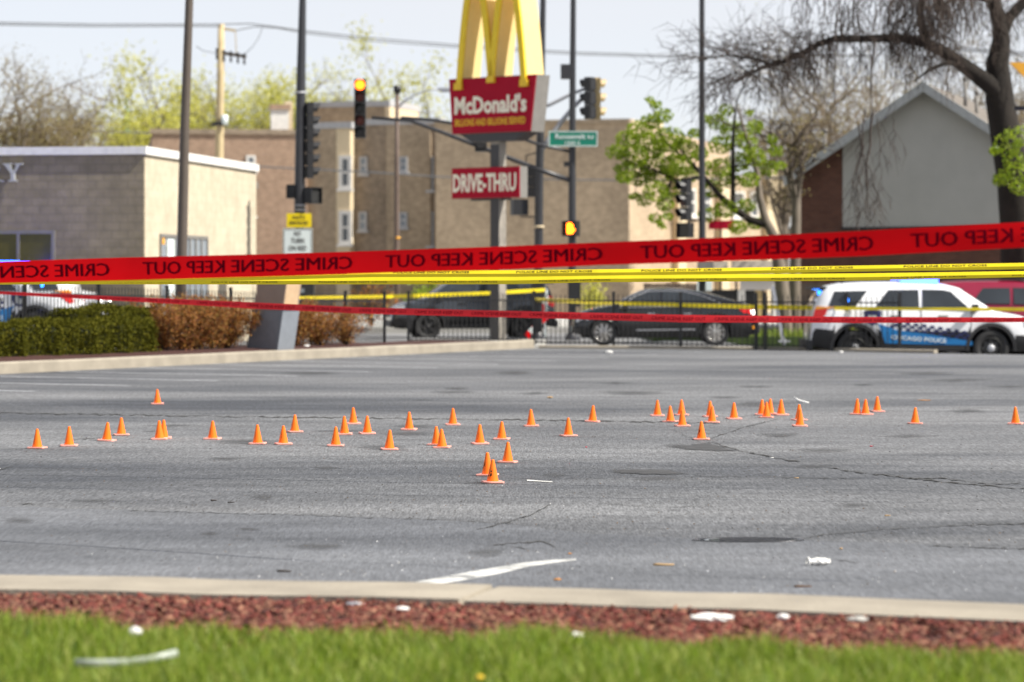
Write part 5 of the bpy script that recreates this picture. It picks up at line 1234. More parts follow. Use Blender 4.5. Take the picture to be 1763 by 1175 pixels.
# letters: placed by period so that the phrases fall where the photograph shows them
Ltot = 0; Ds = [0]
for a, c_ in zip(pp, pp[1:]): Ds.append(Ds[-1] + (c_[0] - a[0]).length)
def s_at(px):
    for i in range(len(row) - 1):
        if px <= row[i + 1][0]: f = (px - row[i][0]) / (row[i + 1][0] - row[i][0]); return Ds[i] + f * (Ds[i + 1] - Ds[i])
t = ribbon('barrier_tape', 'wide red tape with reversed dark lettering, nearest to the camera', [p for p, h in pp], [h for p, h in pp], M['redtape'], nsub=140, lean_fn=lambda f: .06 * math.sin(f * 9) - .25 * max(0, f - .78) / .22)
vs, fs = text_data('CRIME SCENE KEEP OUT', 1.0, 0.0, .001); A = np.array(vs); lo, hi = A.min(0), A.max(0); b = MB(); o0 = pp[0][0]
ptsR = [p for p, h in pp]; hwR = [h for p, h in pp]
def onred(s, e):
    for i in range(len(Ds) - 1):
        if s <= Ds[i + 1] or i == len(Ds) - 2:
            f = (s - Ds[i]) / (Ds[i + 1] - Ds[i]); p = ptsR[i].lerp(ptsR[i + 1], f); h_ = hwR[i] + (hwR[i + 1] - hwR[i]) * f; break
    L = Ds[-1]; d = (ptsR[min(i + 1, len(Ds) - 1)] - ptsR[i]).normalized()
    wob = .012 * math.sin(s * 2.1 + 1) + .006 * math.sin(s * 5.3); ti = .06 * math.sin(s / L * 9) - .25 * max(0, s / L - .78) / .22
    up = Vector((0, 0, 1)); up = (up - d * up.dot(d)).normalized(); nn = d.cross(up); u = up * math.cos(ti) + nn * math.sin(ti); n2 = d.cross(u)
    return p + nn * wob + u * h_ * e + n2 * (.05 * h_ * (1 - e * e) + .004) - o0
for xa, xb in ((-165, 192), (250, 606), (664, 1039), (1105, 1503), (1570, 2000)):
    sa, sb = s_at(xa), s_at(xb)
    for dx, dn in ((-.022, 0), (.022, .0006)): b.mesh((vs, fs), lambda x, y, z: SUN * 0 + Vector((0, -dn, 0)) + onred(sb - (x + dx - lo[0]) / (hi[0] - lo[0]) * (sb - sa), ((y - lo[1]) / (hi[1] - lo[1]) * 2 - 1) * .56))
b.build('lettering', M['tapeink'], t)
# two folded yellow tapes just beyond it
row = [(-200, 482, 489, 24), (0, 480, 488.5, 23.7), (310, 474.5, 486, 23.3), (640, 466.5, 477, 22.9), (890, 465.5, 476.5, 22.6), (1030, 464, 474.5, 22.4), (1250, 461.5, 472, 22.2), (1480, 457.5, 467.5, 22), (1763, 453, 463.5, 21.8), (2000, 449, 460, 21.6)]
pp = [tp(*r) for r in row]; wd = 'POLICE LINE DO NOT CROSS    POLICE LINE DO NOT CROSS'
ribbon('barrier_tape', 'upper of the two close yellow tapes, lettering along its top edge', [p for p, h in pp], [h for p, h in pp], M['yellowtape'], 'POLICE LINE DO NOT CROSS', M['inkblack'], lambda f: 1.02 - .0 * f, z_off=.5, th=.3, tilt=.1, bul=.7, group=None, frac=.62, bold=.012, ph=.42)
row = [(-200, 486, 491, 25.5), (0, 483, 490, 25.2), (130, 481.5, 489.5, 25), (310, 478.5, 489.5, 24.8), (440, 477, 489.5, 24.6), (890, 476, 489, 24.0), (1030, 473.5, 485.8, 23.8), (1480, 471, 483, 23.3), (1763, 467, 477, 23.0), (2000, 463, 474, 22.8)]
pp = [tp(*r) for r in row]
ribbon('barrier_tape', 'lower of the two close yellow tapes, lettering faint along its lower half', [p for p, h in pp], [h for p, h in pp], M['yellowtape'], 'POLICE LINE DO NOT CROSS', M['oldyellowink'] if 'oldyellowink' in M else M['inkblack'], lambda f: .98, z_off=-.35, th=.22, tilt=.1, bul=.7, frac=.62, bold=.0, ph=.2)
# thin red tape further in
row = [(-200, 500, 504, 42), (0, 502, 507, 41.5), (200, 510.5, 518, 40.5), (440, 521, 532, 39.5), (620, 529.5, 540.5, 39), (940, 537, 548.5, 38), (1180, 542.5, 555.5, 37.6), (1480, 546, 556.5, 37.3), (1763, 547, 555, 37), (2000, 547, 555, 36.8)]
pp = [tp(*r) for r in row]
ribbon('barrier_tape', 'thin red tape with small lettering hanging low across the parked cars', [p for p, h in pp], [h for p, h in pp], M['redtapefar'], 'CRIME SCENE KEEP OUT', M['tapeink'], .835, th=.45, frac=.86, bold=.0, ph=.3, nsub=160)
# far yellow tapes at the iron fence
def far_tape(row, label):
    pp = [tp(*r) for r in row]; ribbon('barrier_tape', label, [p for p, h in pp], [h for p, h in pp], M['yellowtape'], nsub=60)
far_tape([(500, 511, 516, 75), (640, 508.5, 514, 77), (700, 507, 513, 78), (845, 502, 508, 79), (938, 496.5, 502.5, 80.5)], 'far yellow tape rising behind the pylon sign post to the dark van')
far_tape([(920, 513, 519, 80), (1000, 516.5, 523, 74.6), (1080, 519.5, 526, 71.4), (1200, 523, 529.5, 70.6), (1316, 525.5, 532.5, 69.0), (1400, 527, 534, 68.2)], 'far yellow tape strung behind the fence pickets across the black sedan')
far_tape([(1404, 527, 534, 67.9), (1480, 528.5, 534, 67.2), (1600, 530, 535, 66.6), (1700, 530, 535.5, 66.4), (1763, 530, 536, 66.2), (1900, 530, 536, 66)], 'far yellow tape crossing the doors of the right hand police car')
# ------------------------------------------------------------------ marker cones
b = MB(); b.lathe([(.0515, .012), (.050, .020), (.0145, .188), (.0125, .194), (.008, .197), (0, .198)], 28); coneM = b.build('cone_body', M['cone'])
def rsq(a, r, n=5):
    out = []
    for sx, sy, st in ((1, 1, 0), (-1, 1, 90), (-1, -1, 180), (1, -1, 270)):
        for i in range(n): g = math.radians(st + 90 * i / (n - 1)); out.append((sx * (a - r) + r * math.cos(g), sy * (a - r) + r * math.sin(g)))
    return out
b = MB(); b.prism(rsq(.087, .018), .002, .0145); baseM = b.build('base', M['conebase'])
digs = {}
def digit_mesh(s_, az):
    vs, fs = fit_text(s_, .042 if len(s_) == 1 else .062, .075, .02, .001); A = []
    for x, y, z in vs:
        zz = .085 + y; r = .050 + (.0145 - .050) * (zz - .02) / .168 + .0007; a = az + x / r; A.append((r * math.cos(a), r * math.sin(a), zz))
    b = MB(); b.add(A, fs); o = b.build('number_mark', M['inkblack']); COL.objects.unlink(o); return o.data
CONES = [
 (64, 774, 'leftmost marker cone, standing alone nearest the left edge', 1), (119, 770, 'second marker cone from the left edge of the lot', 0), (183.8, 761, 'marker cone left and in front of the fourth cone from the left', 0), (208.8, 751.3, 'marker cone just right of and behind the third cone from the left', 1),
 (274.4, 758.5, 'left cone of the touching pair on the left side', 1), (281.5, 756.7, 'right cone of the touching pair on the left side, half hidden', 0), (366, 758.2, 'marker cone standing alone right of the touching left pair', 1), (271, 697.7, 'farthest marker cone on the left, alone beyond the long crack', 0),
 (443.6, 766.6, 'marker cone left of two close neighbours at the left centre', 0), (487.7, 766.9, 'marker cone in front and to the left of a farther one, left centre', 1), (507.4, 746, 'marker cone behind the front row at the left centre', 0), (577.8, 770, 'front cone of the cluster of four left of centre', 1),
 (593, 750, 'second cone of the cluster of four left of centre, just behind the front one', 0), (608, 731.7, 'rear cone of the cluster of four left of centre', 0), (632.2, 748.8, 'right cone of the cluster of four left of centre', 0), (670.2, 776.1, 'marker cone standing forward by itself left of the middle pair', 0),
 (704.2, 742.1, 'marker cone standing back by itself left of the middle pair', 0), (751.4, 768.2, 'rear cone of the overlapping middle pair below the long crack', 0), (761, 773, 'front cone of the overlapping middle pair below the long crack', 0), (779.5, 733.5, 'marker cone on the long crack behind the overlapping middle pair', 0),
 (826, 766.4, 'marker cone right of the overlapping middle pair, with black mark', 1), (863.7, 758.5, 'marker cone behind the one third nearest the camera, middle of the lot', 0), (874, 798.5, 'third nearest marker cone, just behind the front pair', 0), (839.4, 821, 'rear cone of the front pair, its left side bearing a black mark', 2), (848, 833.5, 'nearest marker cone of all, front one of the front pair', 3),
 (914.2, 736, 'marker cone standing alone on the long crack right of the centre', 0), (978.5, 752.9, 'marker cone alone in front of the long crack, right of centre', 0), (1020, 728.4, 'marker cone alone on the long crack before the large right cluster', 0), (1131.7, 718.1, 'rear left cone of the four cones left of the triangular patch', 0),
 (1154, 728.4, 'second cone of the four left of the triangular patch', 0), (1173.3, 716.9, 'rear right cone of the four cones left of the triangular patch', 0), (1174.5, 735.8, 'front cone of the four cones left of the triangular patch', 0), (1222.5, 719.7, 'rear cone of the overlapping pair beyond the triangular patch', 0), (1225.6, 729.4, 'front cone of the overlapping pair beyond the triangular patch', 0),
 (1207.7, 759, 'marker cone standing at the tip of the triangular asphalt patch', 2), (1263.4, 723.3, 'marker cone alone right of the pair beyond the triangular patch', 0), (1311.4, 716.4, 'left cone of the tight group of three at the right', 0), (1319.5, 721, 'front middle cone of the tight group of three at the right', 0), (1325.6, 715, 'right cone of the tight group of three at the right', 0),
 (1344.6, 716.6, 'marker cone just right of the tight group of three', 0), (1375.8, 725.5, 'rear cone of the pair in line beside the curved white scrap', 0), (1376.8, 735.8, 'front cone of the pair in line beside the curved white scrap', 0), (1475.3, 715.6, 'left cone of the row of three at the far right', 0), (1490, 715.8, 'middle cone of the row of three at the far right', 0),
 (1510, 710.7, 'right and farthest cone of the row of three at the far right', 0), (1575.4, 731.7, 'marker cone standing alone between the row of three and the right edge', 0), (1748.4, 732.2, 'rightmost marker cone, close to the right edge', 0)]
dm = {1: digit_mesh('1', math.radians(205)), 2: digit_mesh('2', math.radians(218)), 3: digit_mesh('3', math.radians(222))}
GRP = 'orange marker cones spread over the lot'
COL.objects.unlink(coneM); COL.objects.unlink(baseM); rr = random.Random(3)
for px, py_, lab, dg_ in CONES:
    p = G(px, py_ - 1.6); t = thing('marker_cone', lab, 'cone', (p.x, p.y, 0.002), math.radians(rr.uniform(-16, 16)), GRP); t.rotation_euler.x = math.radians(rr.gauss(0, .7)); t.rotation_euler.y = math.radians(rr.gauss(0, .9)); t.scale = (1, 1, rr.uniform(.97, 1.04))
    for src in (coneM, baseM):
        c_ = src.copy(); put(c_, t)
    if dg_:
        d_ = bpy.data.objects.new('number_mark', dm[dg_]); put(d_, t)
# ------------------------------------------------------------------ litter
def litter(name, label, px, py_, z, m, fn, rz=0.0, cat='litter'):
    p = G(px, py_, z); b = MB(); fn(b); o = b.build(name, m); o.location = p; o.rotation_euler = (0, 0, rz); return tag(o, label, cat)
def crumple(b, L, W_, Hh, n=9, seed=1):
    r = random.Random(seed); vs = []; m_ = 10
    for i in range(n):
        f = i / (n - 1); s_ = math.sin(math.pi * min(max(f, .06), .94)) ** .5
        for j in range(m_):
            a = 2 * math.pi * j / m_; k = r.uniform(.75, 1.15) * s_; vs.append((-L / 2 + L * f + r.uniform(-.1, .1) * L / n, math.cos(a) * W_ / 2 * k, Hh / 2 + math.sin(a) * Hh / 2 * min(1, k)))
    fs = [(i * m_ + j, i * m_ + (j + 1) % m_, (i + 1) * m_ + (j + 1) % m_, (i + 1) * m_ + j) for i in range(n - 1) for j in range(m_)] + [tuple(range(m_))[::-1], tuple(range((n - 1) * m_, n * m_))]
    b.add(vs, fs)
def twig_(b, L, r=.006, seed=0):
    q = random.Random(seed); b.tube([(-L / 2 + L * i / 4, q.uniform(-.06, .06) * L, r) for i in range(5)], [r, r * 1.1, r, r * .8, r * .5], 6)
litter('paper_cup', 'crushed white paper cup on the asphalt at the lower right', 1411, 974, 0, M['paper'], lambda b: (crumple(b, .135, .075, .05, seed=4), b.lathe([(.026, -.066), (.03, -.068), (.03, -.078), (.026, -.078)], 12, c=(0, 0, .024), axis='X')), .25, 'cup')
litter('plastic_scrap', 'curved white scrap on the asphalt right of the tight cone group', 1384, 694, 0, M['paper'], lambda b: b.tube([(-.1, .3, .06), (-.05, .15, .02), (0, 0, .006), (.06, -.05, .004)], [.01, .02, .025, .012], 6))
litter('dry_stick', 'pale dry stick lying before the near kerb', 1143, 975, 0, M['twigdry'], lambda b: twig_(b, .125, .009, 2), .1)
litter('dark_stick', 'short dark stick by the near kerb on the left', 489, 986, 0, M['darkstick'], lambda b: twig_(b, .085, .008, 3), -.05)
litter('dry_stick', 'reddish brown stick close to the near kerb on the right', 1382, 1012, 0, M['rustleaf'], lambda b: twig_(b, .10, .007, 4), .05)
litter('dry_leaf', 'orange dry leaf by the near kerb at the centre', 960, 1000, 0, M['leafdry'], lambda b: crumple(b, .045, .03, .015, seed=6), .3)
litter('dry_leaf', 'small tan leaf right of the worn white paint stroke', 981, 955, 0, M['leafdry'], lambda b: crumple(b, .025, .02, .012, seed=7))
litter('dry_leaf', 'flat tan leaf far back between the cone rows at the centre', 947, 686, 0, M['twigdry'], lambda b: crumple(b, .085, .05, .03, seed=8))
litter('cardboard_strip', 'flat brown strip far back at the right', 1591, 690, 0, M['leafdry'], lambda b: crumple(b, .19, .09, .012, seed=9))
litter('paper_ball', 'tiny white paper ball beyond the lot centre near the far kerb', 1049, 610, 0, M['paper'], lambda b: crumple(b, .16, .1, .09, seed=10))
litter('paper_ball', 'tiny white paper ball by the far kerb right of the fence', 1448, 609, 0, M['paper'], lambda b: crumple(b, .10, .08, .07, seed=11))
litter('red_scrap', 'small bright red scrap on the asphalt right of the middle cones', 1009, 771, 0, M['redbit'], lambda b: crumple(b, .025, .02, .012, seed=12))
litter('red_scrap', 'small red scrap lying alone below the far right cones', 1500, 769.5, 0, M['redbit'], lambda b: crumple(b, .036, .02, .012, seed=13))
litter('dark_stick', 'dark twig on the asphalt below the touching left cones', 368, 863, 0, M['darkstick'], lambda b: twig_(b, .05, .006, 5))
litter('dark_stick', 'thinner dark twig next to the one below the left cones', 398, 866, 0, M['darkstick'], lambda b: twig_(b, .055, .004, 6))
litter('cigarette_butt', 'tan cigarette butt on the asphalt at the right', 1371, 824, 0, M['twigdry'], lambda b: b.tube([(-.022, 0, .004), (.022, 0, .004)], .004, 8), 0)
litter('dry_stick', 'small dry stick at the right below the long crack', 1528, 889, 0, M['twigdry'], lambda b: twig_(b, .045, .005, 7))
litter('cigarette_butt', 'white cigarette butt right of the large dark patch', 1329, 789, 0, M['paper'], lambda b: b.tube([(-.02, 0, .004), (.02, 0, .004)], .004, 8))
litter('pebble', 'grey pebble right of the crushed paper cup', 1448, 947, 0, M['twigdry'], lambda b: crumple(b, .02, .018, .016, seed=14))
litter('wrapper', 'white food wrapper on the red mulch right of centre', 1226, 1072, .13, M['paper'], lambda b: (crumple(b, .20, .10, .045, seed=15)), .05, 'wrapper')
litter('wrapper', 'small white wrapper at the edge of the grass', 992, 1103, .13, M['paper'], lambda b: crumple(b, .068, .05, .04, seed=16), .2, 'wrapper')
litter('wrapper', 'small pale wrapper on the mulch left of centre', 693, 1053, .13, M['paper'], lambda b: crumple(b, .065, .04, .025, seed=17), 0, 'wrapper')
litter('wrapper', 'greyish flat wrapper against the kerb left of centre', 612, 1043, .13, M['galv'], lambda b: crumple(b, .09, .05, .02, seed=18), 0, 'wrapper')
litter('wrapper', 'greyish flat wrapper against the kerb at the right', 1476, 1072, .13, M['walk'], lambda b: crumple(b, .10, .06, .03, seed=19), 0, 'wrapper')
litter('wrapper', 'pale crumpled wrapper against the kerb right of the white food wrapper', 1348, 1069, .13, M['paper'], lambda b: crumple(b, .06, .04, .035, seed=20), 0, 'wrapper')
litter('plastic_straw', 'long cloudy plastic tube lying in the grass at the left', 216, 1140, .215, M['clearplastic'], lambda b: b.tube([(-.2, -.015, 0), (-.1, -.02, -.003), (.02, -.012, .0), (.1, .01, .01), (.2, .05, .03)], [.015, .017, .016, .015, .016], 8), 0, 'tube')
litter('paper_ball', 'white paper ball in the grass above the plastic tube', 233, 1098, .19, M['paper'], lambda b: crumple(b, .055, .05, .05, seed=21))
litter('dandelion', 'yellow dandelion at the bottom edge of the grass', 826, 1170, .225, M['signyellow'], lambda b: b.lathe([(0, 0), (.014, .004), (.016, .01), (.008, .016), (0, .018)], 12), 0, 'flower')
for i, (px, py_, s_) in enumerate(((238, 601, .16), (252, 596, .2), (197, 604, .09))):
    litter('paper_ball', ['pale litter scrap under the right end of the clipped hedge', 'larger pale litter scrap between hedge and rusty shrubs', 'small pale litter scrap below the clipped hedge'][i], px, py_, .3, M['paper'], lambda b: crumple(b, s_, s_ * .6, s_ * .6, seed=30 + i))
litter('paper_ball', 'white litter scrap right of the leaning cabinet', 528, 599, .2, M['paper'], lambda b: crumple(b, .12, .07, .07, seed=40))
litter('paper_ball', 'pale green litter scrap under the shrubs right of the leaning cabinet', 540, 592, .22, M['fascia'], lambda b: crumple(b, .14, .08, .08, seed=41))
# round drain cover
p = G(1288, 931); t = thing('drain_cover', 'round cast iron drain cover with wet slots at the lower right', 'drain cover', (p.x, p.y, .004)); t.scale = (.9, .40, 1)
b = MB(); b.lathe([(.42, .001), (.415, .005), (.375, .005), (.37, .001)], 36); b.build('rim', M['iron'], t)
b = MB()
for i in range(-2, 3):
    h_ = math.sqrt(max(0, .36 ** 2 - (i * .14) ** 2)); b.box((.05 * (i % 2), i * .14, .003), (1.6 * h_, .05, .004))
b.build('grate', M['iron'], t)
b = MB(); b.lathe([(0, 0), (.37, 0)], 24, c=(0, 0, .0015)); b.build('water', M['water'], t)
# ------------------------------------------------------------------ hedges, shrubs and trees
def hedge(label, t0, t1, off0, off1, z0, h, n, nm='clipped_hedge'):
    o = cl(t0, (off0 + off1) / 2, 0); L = t1 - t0; W_ = off1 - off0
    t = thing(nm, label, 'hedge', o, math.atan2(CU.y, CU.x))
    def top(u): return h * (1 + .05 * math.sin(u * 2.6 + t0) + .035 * math.sin(u * 6.1))
    n1 = RNG.uniform(0, 1, n); C = np.zeros((n, 3)); u = RNG.uniform(0, L, n); sel = RNG.uniform(0, 1, n)
    hh = np.array([top(a) for a in u]); bul = .07 * np.sin(u * 5.5 + 1) + .04 * np.sin(u * 11)
    C[:, 0] = u
    side = sel < .55; C[side, 1] = -(W_ / 2 + bul[side]); C[side, 2] = z0 + RNG.uniform(.05, 1, side.sum()) ** .9 * hh[side]
    tp_ = (sel >= .55) & (sel < .88); C[tp_, 1] = RNG.uniform(-W_ / 2, W_ / 2, tp_.sum()); C[tp_, 2] = z0 + hh[tp_]
    en = sel >= .88; C[en, 0] = np.where(RNG.uniform(0, 1, en.sum()) < .7, L, 0); C[en, 1] = RNG.uniform(-W_ / 2, W_ / 2, en.sum()); C[en, 2] = z0 + RNG.uniform(.05, 1, en.sum()) * h
    # round the top edges
    e = np.clip((C[:, 2] - z0 - hh * .75) / (hh * .25 + 1e-6), 0, 1); C[:, 1] *= 1 - .22 * e ** 2
    C += RNG.normal(0, .035, (n, 3))
    leaf_mesh('foliage', C, .03, M['hedge'], t, .42)
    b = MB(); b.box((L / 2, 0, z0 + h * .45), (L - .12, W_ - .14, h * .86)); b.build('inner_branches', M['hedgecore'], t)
hedge('front clipped green hedge along the far-left kerb', -4.0, 6.3, .95, 1.65, .20, .68, 42000)
hedge('taller clipped green hedge end behind the front one, beside the rusty shrubs', 4.3, 7.35, 1.5, 2.1, .22, .88, 16000)
hedge('second clipped hedge row at the left edge in front of the police car', -6.5, 1.6, 1.5, 2.1, .24, .86, 18000)
def shrub(label, t_, off, h, r, n):
    o = cl(t_, off, .18); t = thing('rusty_shrub', label, 'shrub', o, 0, 'rusty leaved shrubs in the planting bed')
    b = MB(); tips = []
    for i in range(26):
        a = random.uniform(0, 6.28); rr = r * random.uniform(.15, .85); p = Vector((0, 0, 0)); q = Vector((math.cos(a) * rr, math.sin(a) * rr, h * random.uniform(.6, 1.02)))
        m_ = p.lerp(q, .5) + Vector((math.cos(a) * .06, math.sin(a) * .06, .05)); b.tube([p, m_, q], [.012, .008, .004], 4, smooth=False); tips += [p.lerp(q, f) for f in (.3, .5, .65, .8, .9, 1.0)]
    b.build('stems', M['twig'], t)
    T = np.array([tuple(p) for p in tips]); C = T[RNG.integers(0, len(T), n)] + RNG.normal(0, .075, (n, 3)); C[:, 2] = np.maximum(C[:, 2], .03)
    leaf_mesh('foliage', C, .026, M['rustleaf'], t, .55)
SL = ['rusty shrub next to the clipped hedge end', 'rusty shrub second from the clipped hedge end', 'rusty shrub third from the clipped hedge end', 'rusty shrub close to the left of the leaning cabinet', 'rusty shrub touching the left side of the leaning cabinet',
      'rusty shrub behind the right side of the leaning cabinet', 'rusty shrub midway between the cabinet and the bed end', 'sparse rusty shrub at the right end of the planting bed']
for i, (t_, off) in enumerate(((7.3, 1.4), (7.8, 1.3), (8.4, 1.4), (9.0, 1.3), (9.6, 1.4), (12.4, 1.4), (13.4, 1.35), (14.5, 1.35))):
    shrub(SL[i], t_, off, (1.0 if i < 5 else .95) * random.uniform(.92, 1.06) * (.85 if i == 7 else 1) * 1.06, .9, 6500 if i < 7 else 2500)

class Tree:
    """branches gathered as tubes, leaves as centres"""
    def __init__(s, seed): s.big = MB(); s.fine = MB(); s.tips = []; s.r = random.Random(seed)
    def limb(s, pts, rad, n=8, mb=None): (mb or s.big).tube(pts, rad, n, caps=False)
    def branch(s, p, d, L, r, depth, droop=0.0, wander=.25, kids=4, upw=0.0, nseg=5, spread=.8, ratio=.6, fine_at=.03):
        pts = [Vector(p)]; d = Vector(d).normalized()
        for i in range(nseg):
            d = d + Vector((s.r.uniform(-1, 1), s.r.uniform(-1, 1), s.r.uniform(-1, 1))) * wander + Vector((0, 0, upw - droop * (i + 1) / nseg)); d.normalize(); pts.append(pts[-1] + d * L / nseg)
        rad = [r * (1 - .7 * i / nseg) for i in range(nseg + 1)]
        if r > fine_at: s.big.tube(pts, rad, 6, caps=False)
        else: s.fine.tube(pts, rad, 3, caps=False, smooth=False)
        s.tips.append((pts[-1], depth)); s.tips.append((pts[-2], depth))
        if depth <= 0: return
        for k in range(kids):
            f = s.r.uniform(.25, 1.0); i = min(nseg - 1, int(f * nseg)); q = pts[i].lerp(pts[i + 1], f * nseg - i); dd = (pts[i + 1] - pts[i]).normalized()
            e = Vector((s.r.uniform(-1, 1), s.r.uniform(-1, 1), s.r.uniform(-1, 1))); e = (e - dd * e.dot(dd)).normalized()
            s.branch(q, dd * (1 - spread * .5) + e * spread, L * ratio * s.r.uniform(.7, 1.25), max(.008, r * .5), depth - 1, droop, wander, kids, upw, max(3, nseg - 1), spread, ratio, fine_at)
# --- the big bare tree on the right
Y = 78.0; k = Y / F
o = P(1752, 600, Y); o.z = -.2
T = thing('bare_tree', 'big dark bare tree with drooping twigs and a long limb arching left over the house', 'tree', o)
tr = Tree(11); rel_ = lambda px, py_, dy=0: P(px, py_, Y + dy) - o
tk = [(1772, 620), (1768, 480), (1760, 400), (1748, 310), (1732, 235), (1721, 170), (1717, 110), (1724, 70), (1722, 40), (1706, -10), (1690, -70)]
b = MB(); b.tube([rel_(*p) for p in tk], [r * k for r in (60, 46, 38, 32, 27, 25, 20, 16, 14, 12, 10)], 16, caps=False); 
b.tube([rel_(1724, 60), rel_(1738, 30), rel_(1762, 5), rel_(1800, -30)], [12 * k, 10 * k, 9 * k, 8 * k], 10, caps=False)
b.build('trunk', M['bark'], T)
LA = [(1724, 172), (1706, 148), (1680, 128), (1652, 108), (1625, 90), (1592, 74), (1545, 65), (1485, 67), (1435, 68), (1408, 77), (1375, 95), (1345, 108), (1318, 114), (1290, 128), (1268, 142)]
ra = [19, 16, 14, 12.5, 11, 9, 7.5, 6.5, 6, 5.5, 5, 4.2, 3.4, 2.6, 1.6]; dyA = [0, -.2, -.4, -.6, -.8, -1, -1.2, -1.4, -1.5, -1.6, -1.7, -1.8, -1.9, -2, -2]
A3 = [rel_(x, y, d_) for (x, y), d_ in zip(LA, dyA)]; tr.limb(A3, [r * k for r in ra], 12)
UB = [rel_(1596, 74, -1), rel_(1588, 45, -1), rel_(1583, 18, -.9), rel_(1592, -20, -.8), rel_(1580, -70, -.6)]; tr.limb(UB, [7.5 * k, 7.5 * k, 6.5 * k, 5.5 * k, 4 * k], 10)
L2 = [rel_(1655, 108, -.6), rel_(1625, 110, -1), rel_(1598, 122, -1.4), rel_(1575, 140, -1.6)]; tr.limb(L2, [5 * k, 4 * k, 3 * k, 1.5 * k], 8)
L3 = [rel_(1705, -10), rel_(1640, -40, -1), rel_(1560, -55, -2), rel_(1480, -45, -2.5), rel_(1420, -25, -2.5)]; tr.limb(L3, [9 * k, 7 * k, 6 * k, 4 * k, 2.5 * k], 8)
L4 = [rel_(1712, 5), rel_(1670, -8, -.8), rel_(1630, 4, -1.5), rel_(1600, 16, -2)]; tr.limb(L4, [5 * k, 4 * k, 3 * k, 1.5 * k], 8)
L5 = [rel_(1330, 112, -1.9), rel_(1290, 100, -2.1), rel_(1250, 95, -2.2), rel_(1200, 105, -2.4)]; tr.limb(L5, [2.6 * k, 2 * k, 1.4 * k, .8 * k], 6)
L6 = [rel_(1290, 128, -2), rel_(1268, 175, -2), rel_(1262, 250, -2), rel_(1266, 310, -2)]; tr.limb(L6, [1.5 * k, 1.2 * k, .9 * k, .6 * k], 6)
rnd = random.Random(5)
def along(pts, f): m_ = f * (len(pts) - 1); i = min(len(pts) - 2, int(m_)); return pts[i].lerp(pts[i + 1], m_ - i)
def sprays(pts, n, L, droop, up, f0=.1, f1=1.0, r=.026, kids=4, yz=1.0, side=None, depth=2):
    for i in range(n):
        p = along(pts, rnd.uniform(f0, f1)); a = rnd.uniform(0, 6.28); d = Vector((math.cos(a), math.sin(a) * .8, up + rnd.uniform(-.2, .4)))
        if side: d.x += side
        tr.branch(p, d, L * rnd.uniform(.6, 1.25), r, depth, droop, .22, kids, 0.0, 5, .8, .62)
sprays(A3, 40, 1.25, .55, .25, .30, 1.0)
sprays(A3[8:], 22, 1.5, .15, .5, .1, 1.0, r=.02, side=-.4)
sprays(A3[6:], 16, 1.1, .7, -.2, 0, 1.0, r=.016)
sprays(UB, 16, 1.5, .7, .1, .1, 1.0)
sprays(L3, 40, 1.7, .75, -.1, .15, 1.0)
sprays(L4, 14, 1.2, .7, -.1, .2, 1.0, r=.016)
sprays(L5, 18, 1.2, .15, .2, 0, 1.0, r=.016, side=-.5)
sprays([A3[-1], A3[-2]], 12, 1.5, .25, -.1, 0, 1, r=.016, side=-.8)
sprays([rel_(1762, 5), rel_(1800, -30)], 10, 1.4, .7, 0, 0, 1, r=.016)
sprays([rel_(1722, 120), rel_(1722, 40)], 6, .9, .6, .2, 0, 1, r=.014)
def curtain(pts, n, lo, hi, f0=0.0, f1=1.0):
    for i in range(n):
        p = along(pts, rnd.uniform(f0, f1)) + Vector((rnd.uniform(-.5, .5), rnd.uniform(-.8, .5), rnd.uniform(-.1, .7))); L = rnd.uniform(lo, hi); x = 0; ps = []
        for j in range(6): ps.append(p + Vector((x, 0, -L * j / 5))); x += rnd.uniform(-.06, .06)
        tr.fine.tube(ps, [.017, .017, .015, .013, .010, .007], 3, caps=False, smooth=False)
        for j in range(3):
            q = along(ps, rnd.uniform(.1, .8)); s_ = rnd.choice((-1, 1)); tr.fine.tube([q, q + Vector((s_ * .12, 0, -.1)), q + Vector((s_ * .17, 0, -rnd.uniform(.3, .7)))], [.009, .008, .005], 3, caps=False, smooth=False)
curtain(A3, 60, .6, 1.7, .28, .85); curtain(L3, 55, .7, 1.9); curtain(L4, 30, .5, 1.3); curtain(UB, 22, .4, 1.2); curtain([rel_(1640, 30, -1), rel_(1480, 20, -2), rel_(1400, 40, -2)], 36, .5, 1.4)
# long twigs hanging before the gable
for (x0, y0, x1, y1, w_) in ((1500, 195, 1488, 392, 1.0), (1488, 190, 1470, 372, .6), (1480, 215, 1498, 385, .6), (1510, 205, 1518, 330, .45), (1538, 205, 1540, 262, .4), (1486, 250, 1455, 390, .5), (1494, 285, 1522, 372, .45), (1505, 70, 1497, 200, 1.0), (1440, 70, 1432, 240, .6), (1548, 68, 1536, 205, .5)):
    n_ = 7; ps = [rel_(x0 + (x1 - x0) * i / n_ + rnd.uniform(-3, 3), y0 + (y1 - y0) * i / n_, -2.5) for i in range(n_ + 1)]; tr.fine.tube(ps, [max(.006, .034 * w_ * (1 - .75 * i / n_)) for i in range(n_ + 1)], 4, caps=False)
    for j in range(int(9 * w_ + 2) if y1 > 210 else 3):
        p = along(ps, rnd.uniform(.15, .95)); tr.branch(p, (rnd.choice((-1, 1)) * rnd.uniform(.3, .8), rnd.uniform(-.3, .3), -.8), rnd.uniform(.5, 1.1) * (w_ + .3), .009, 1, .4, .12, 3, 0, 4, .5, .6)
tr.big.build('limbs', M['bark'], T); tr.fine.build('twigs', M['twig'], T)
C = []
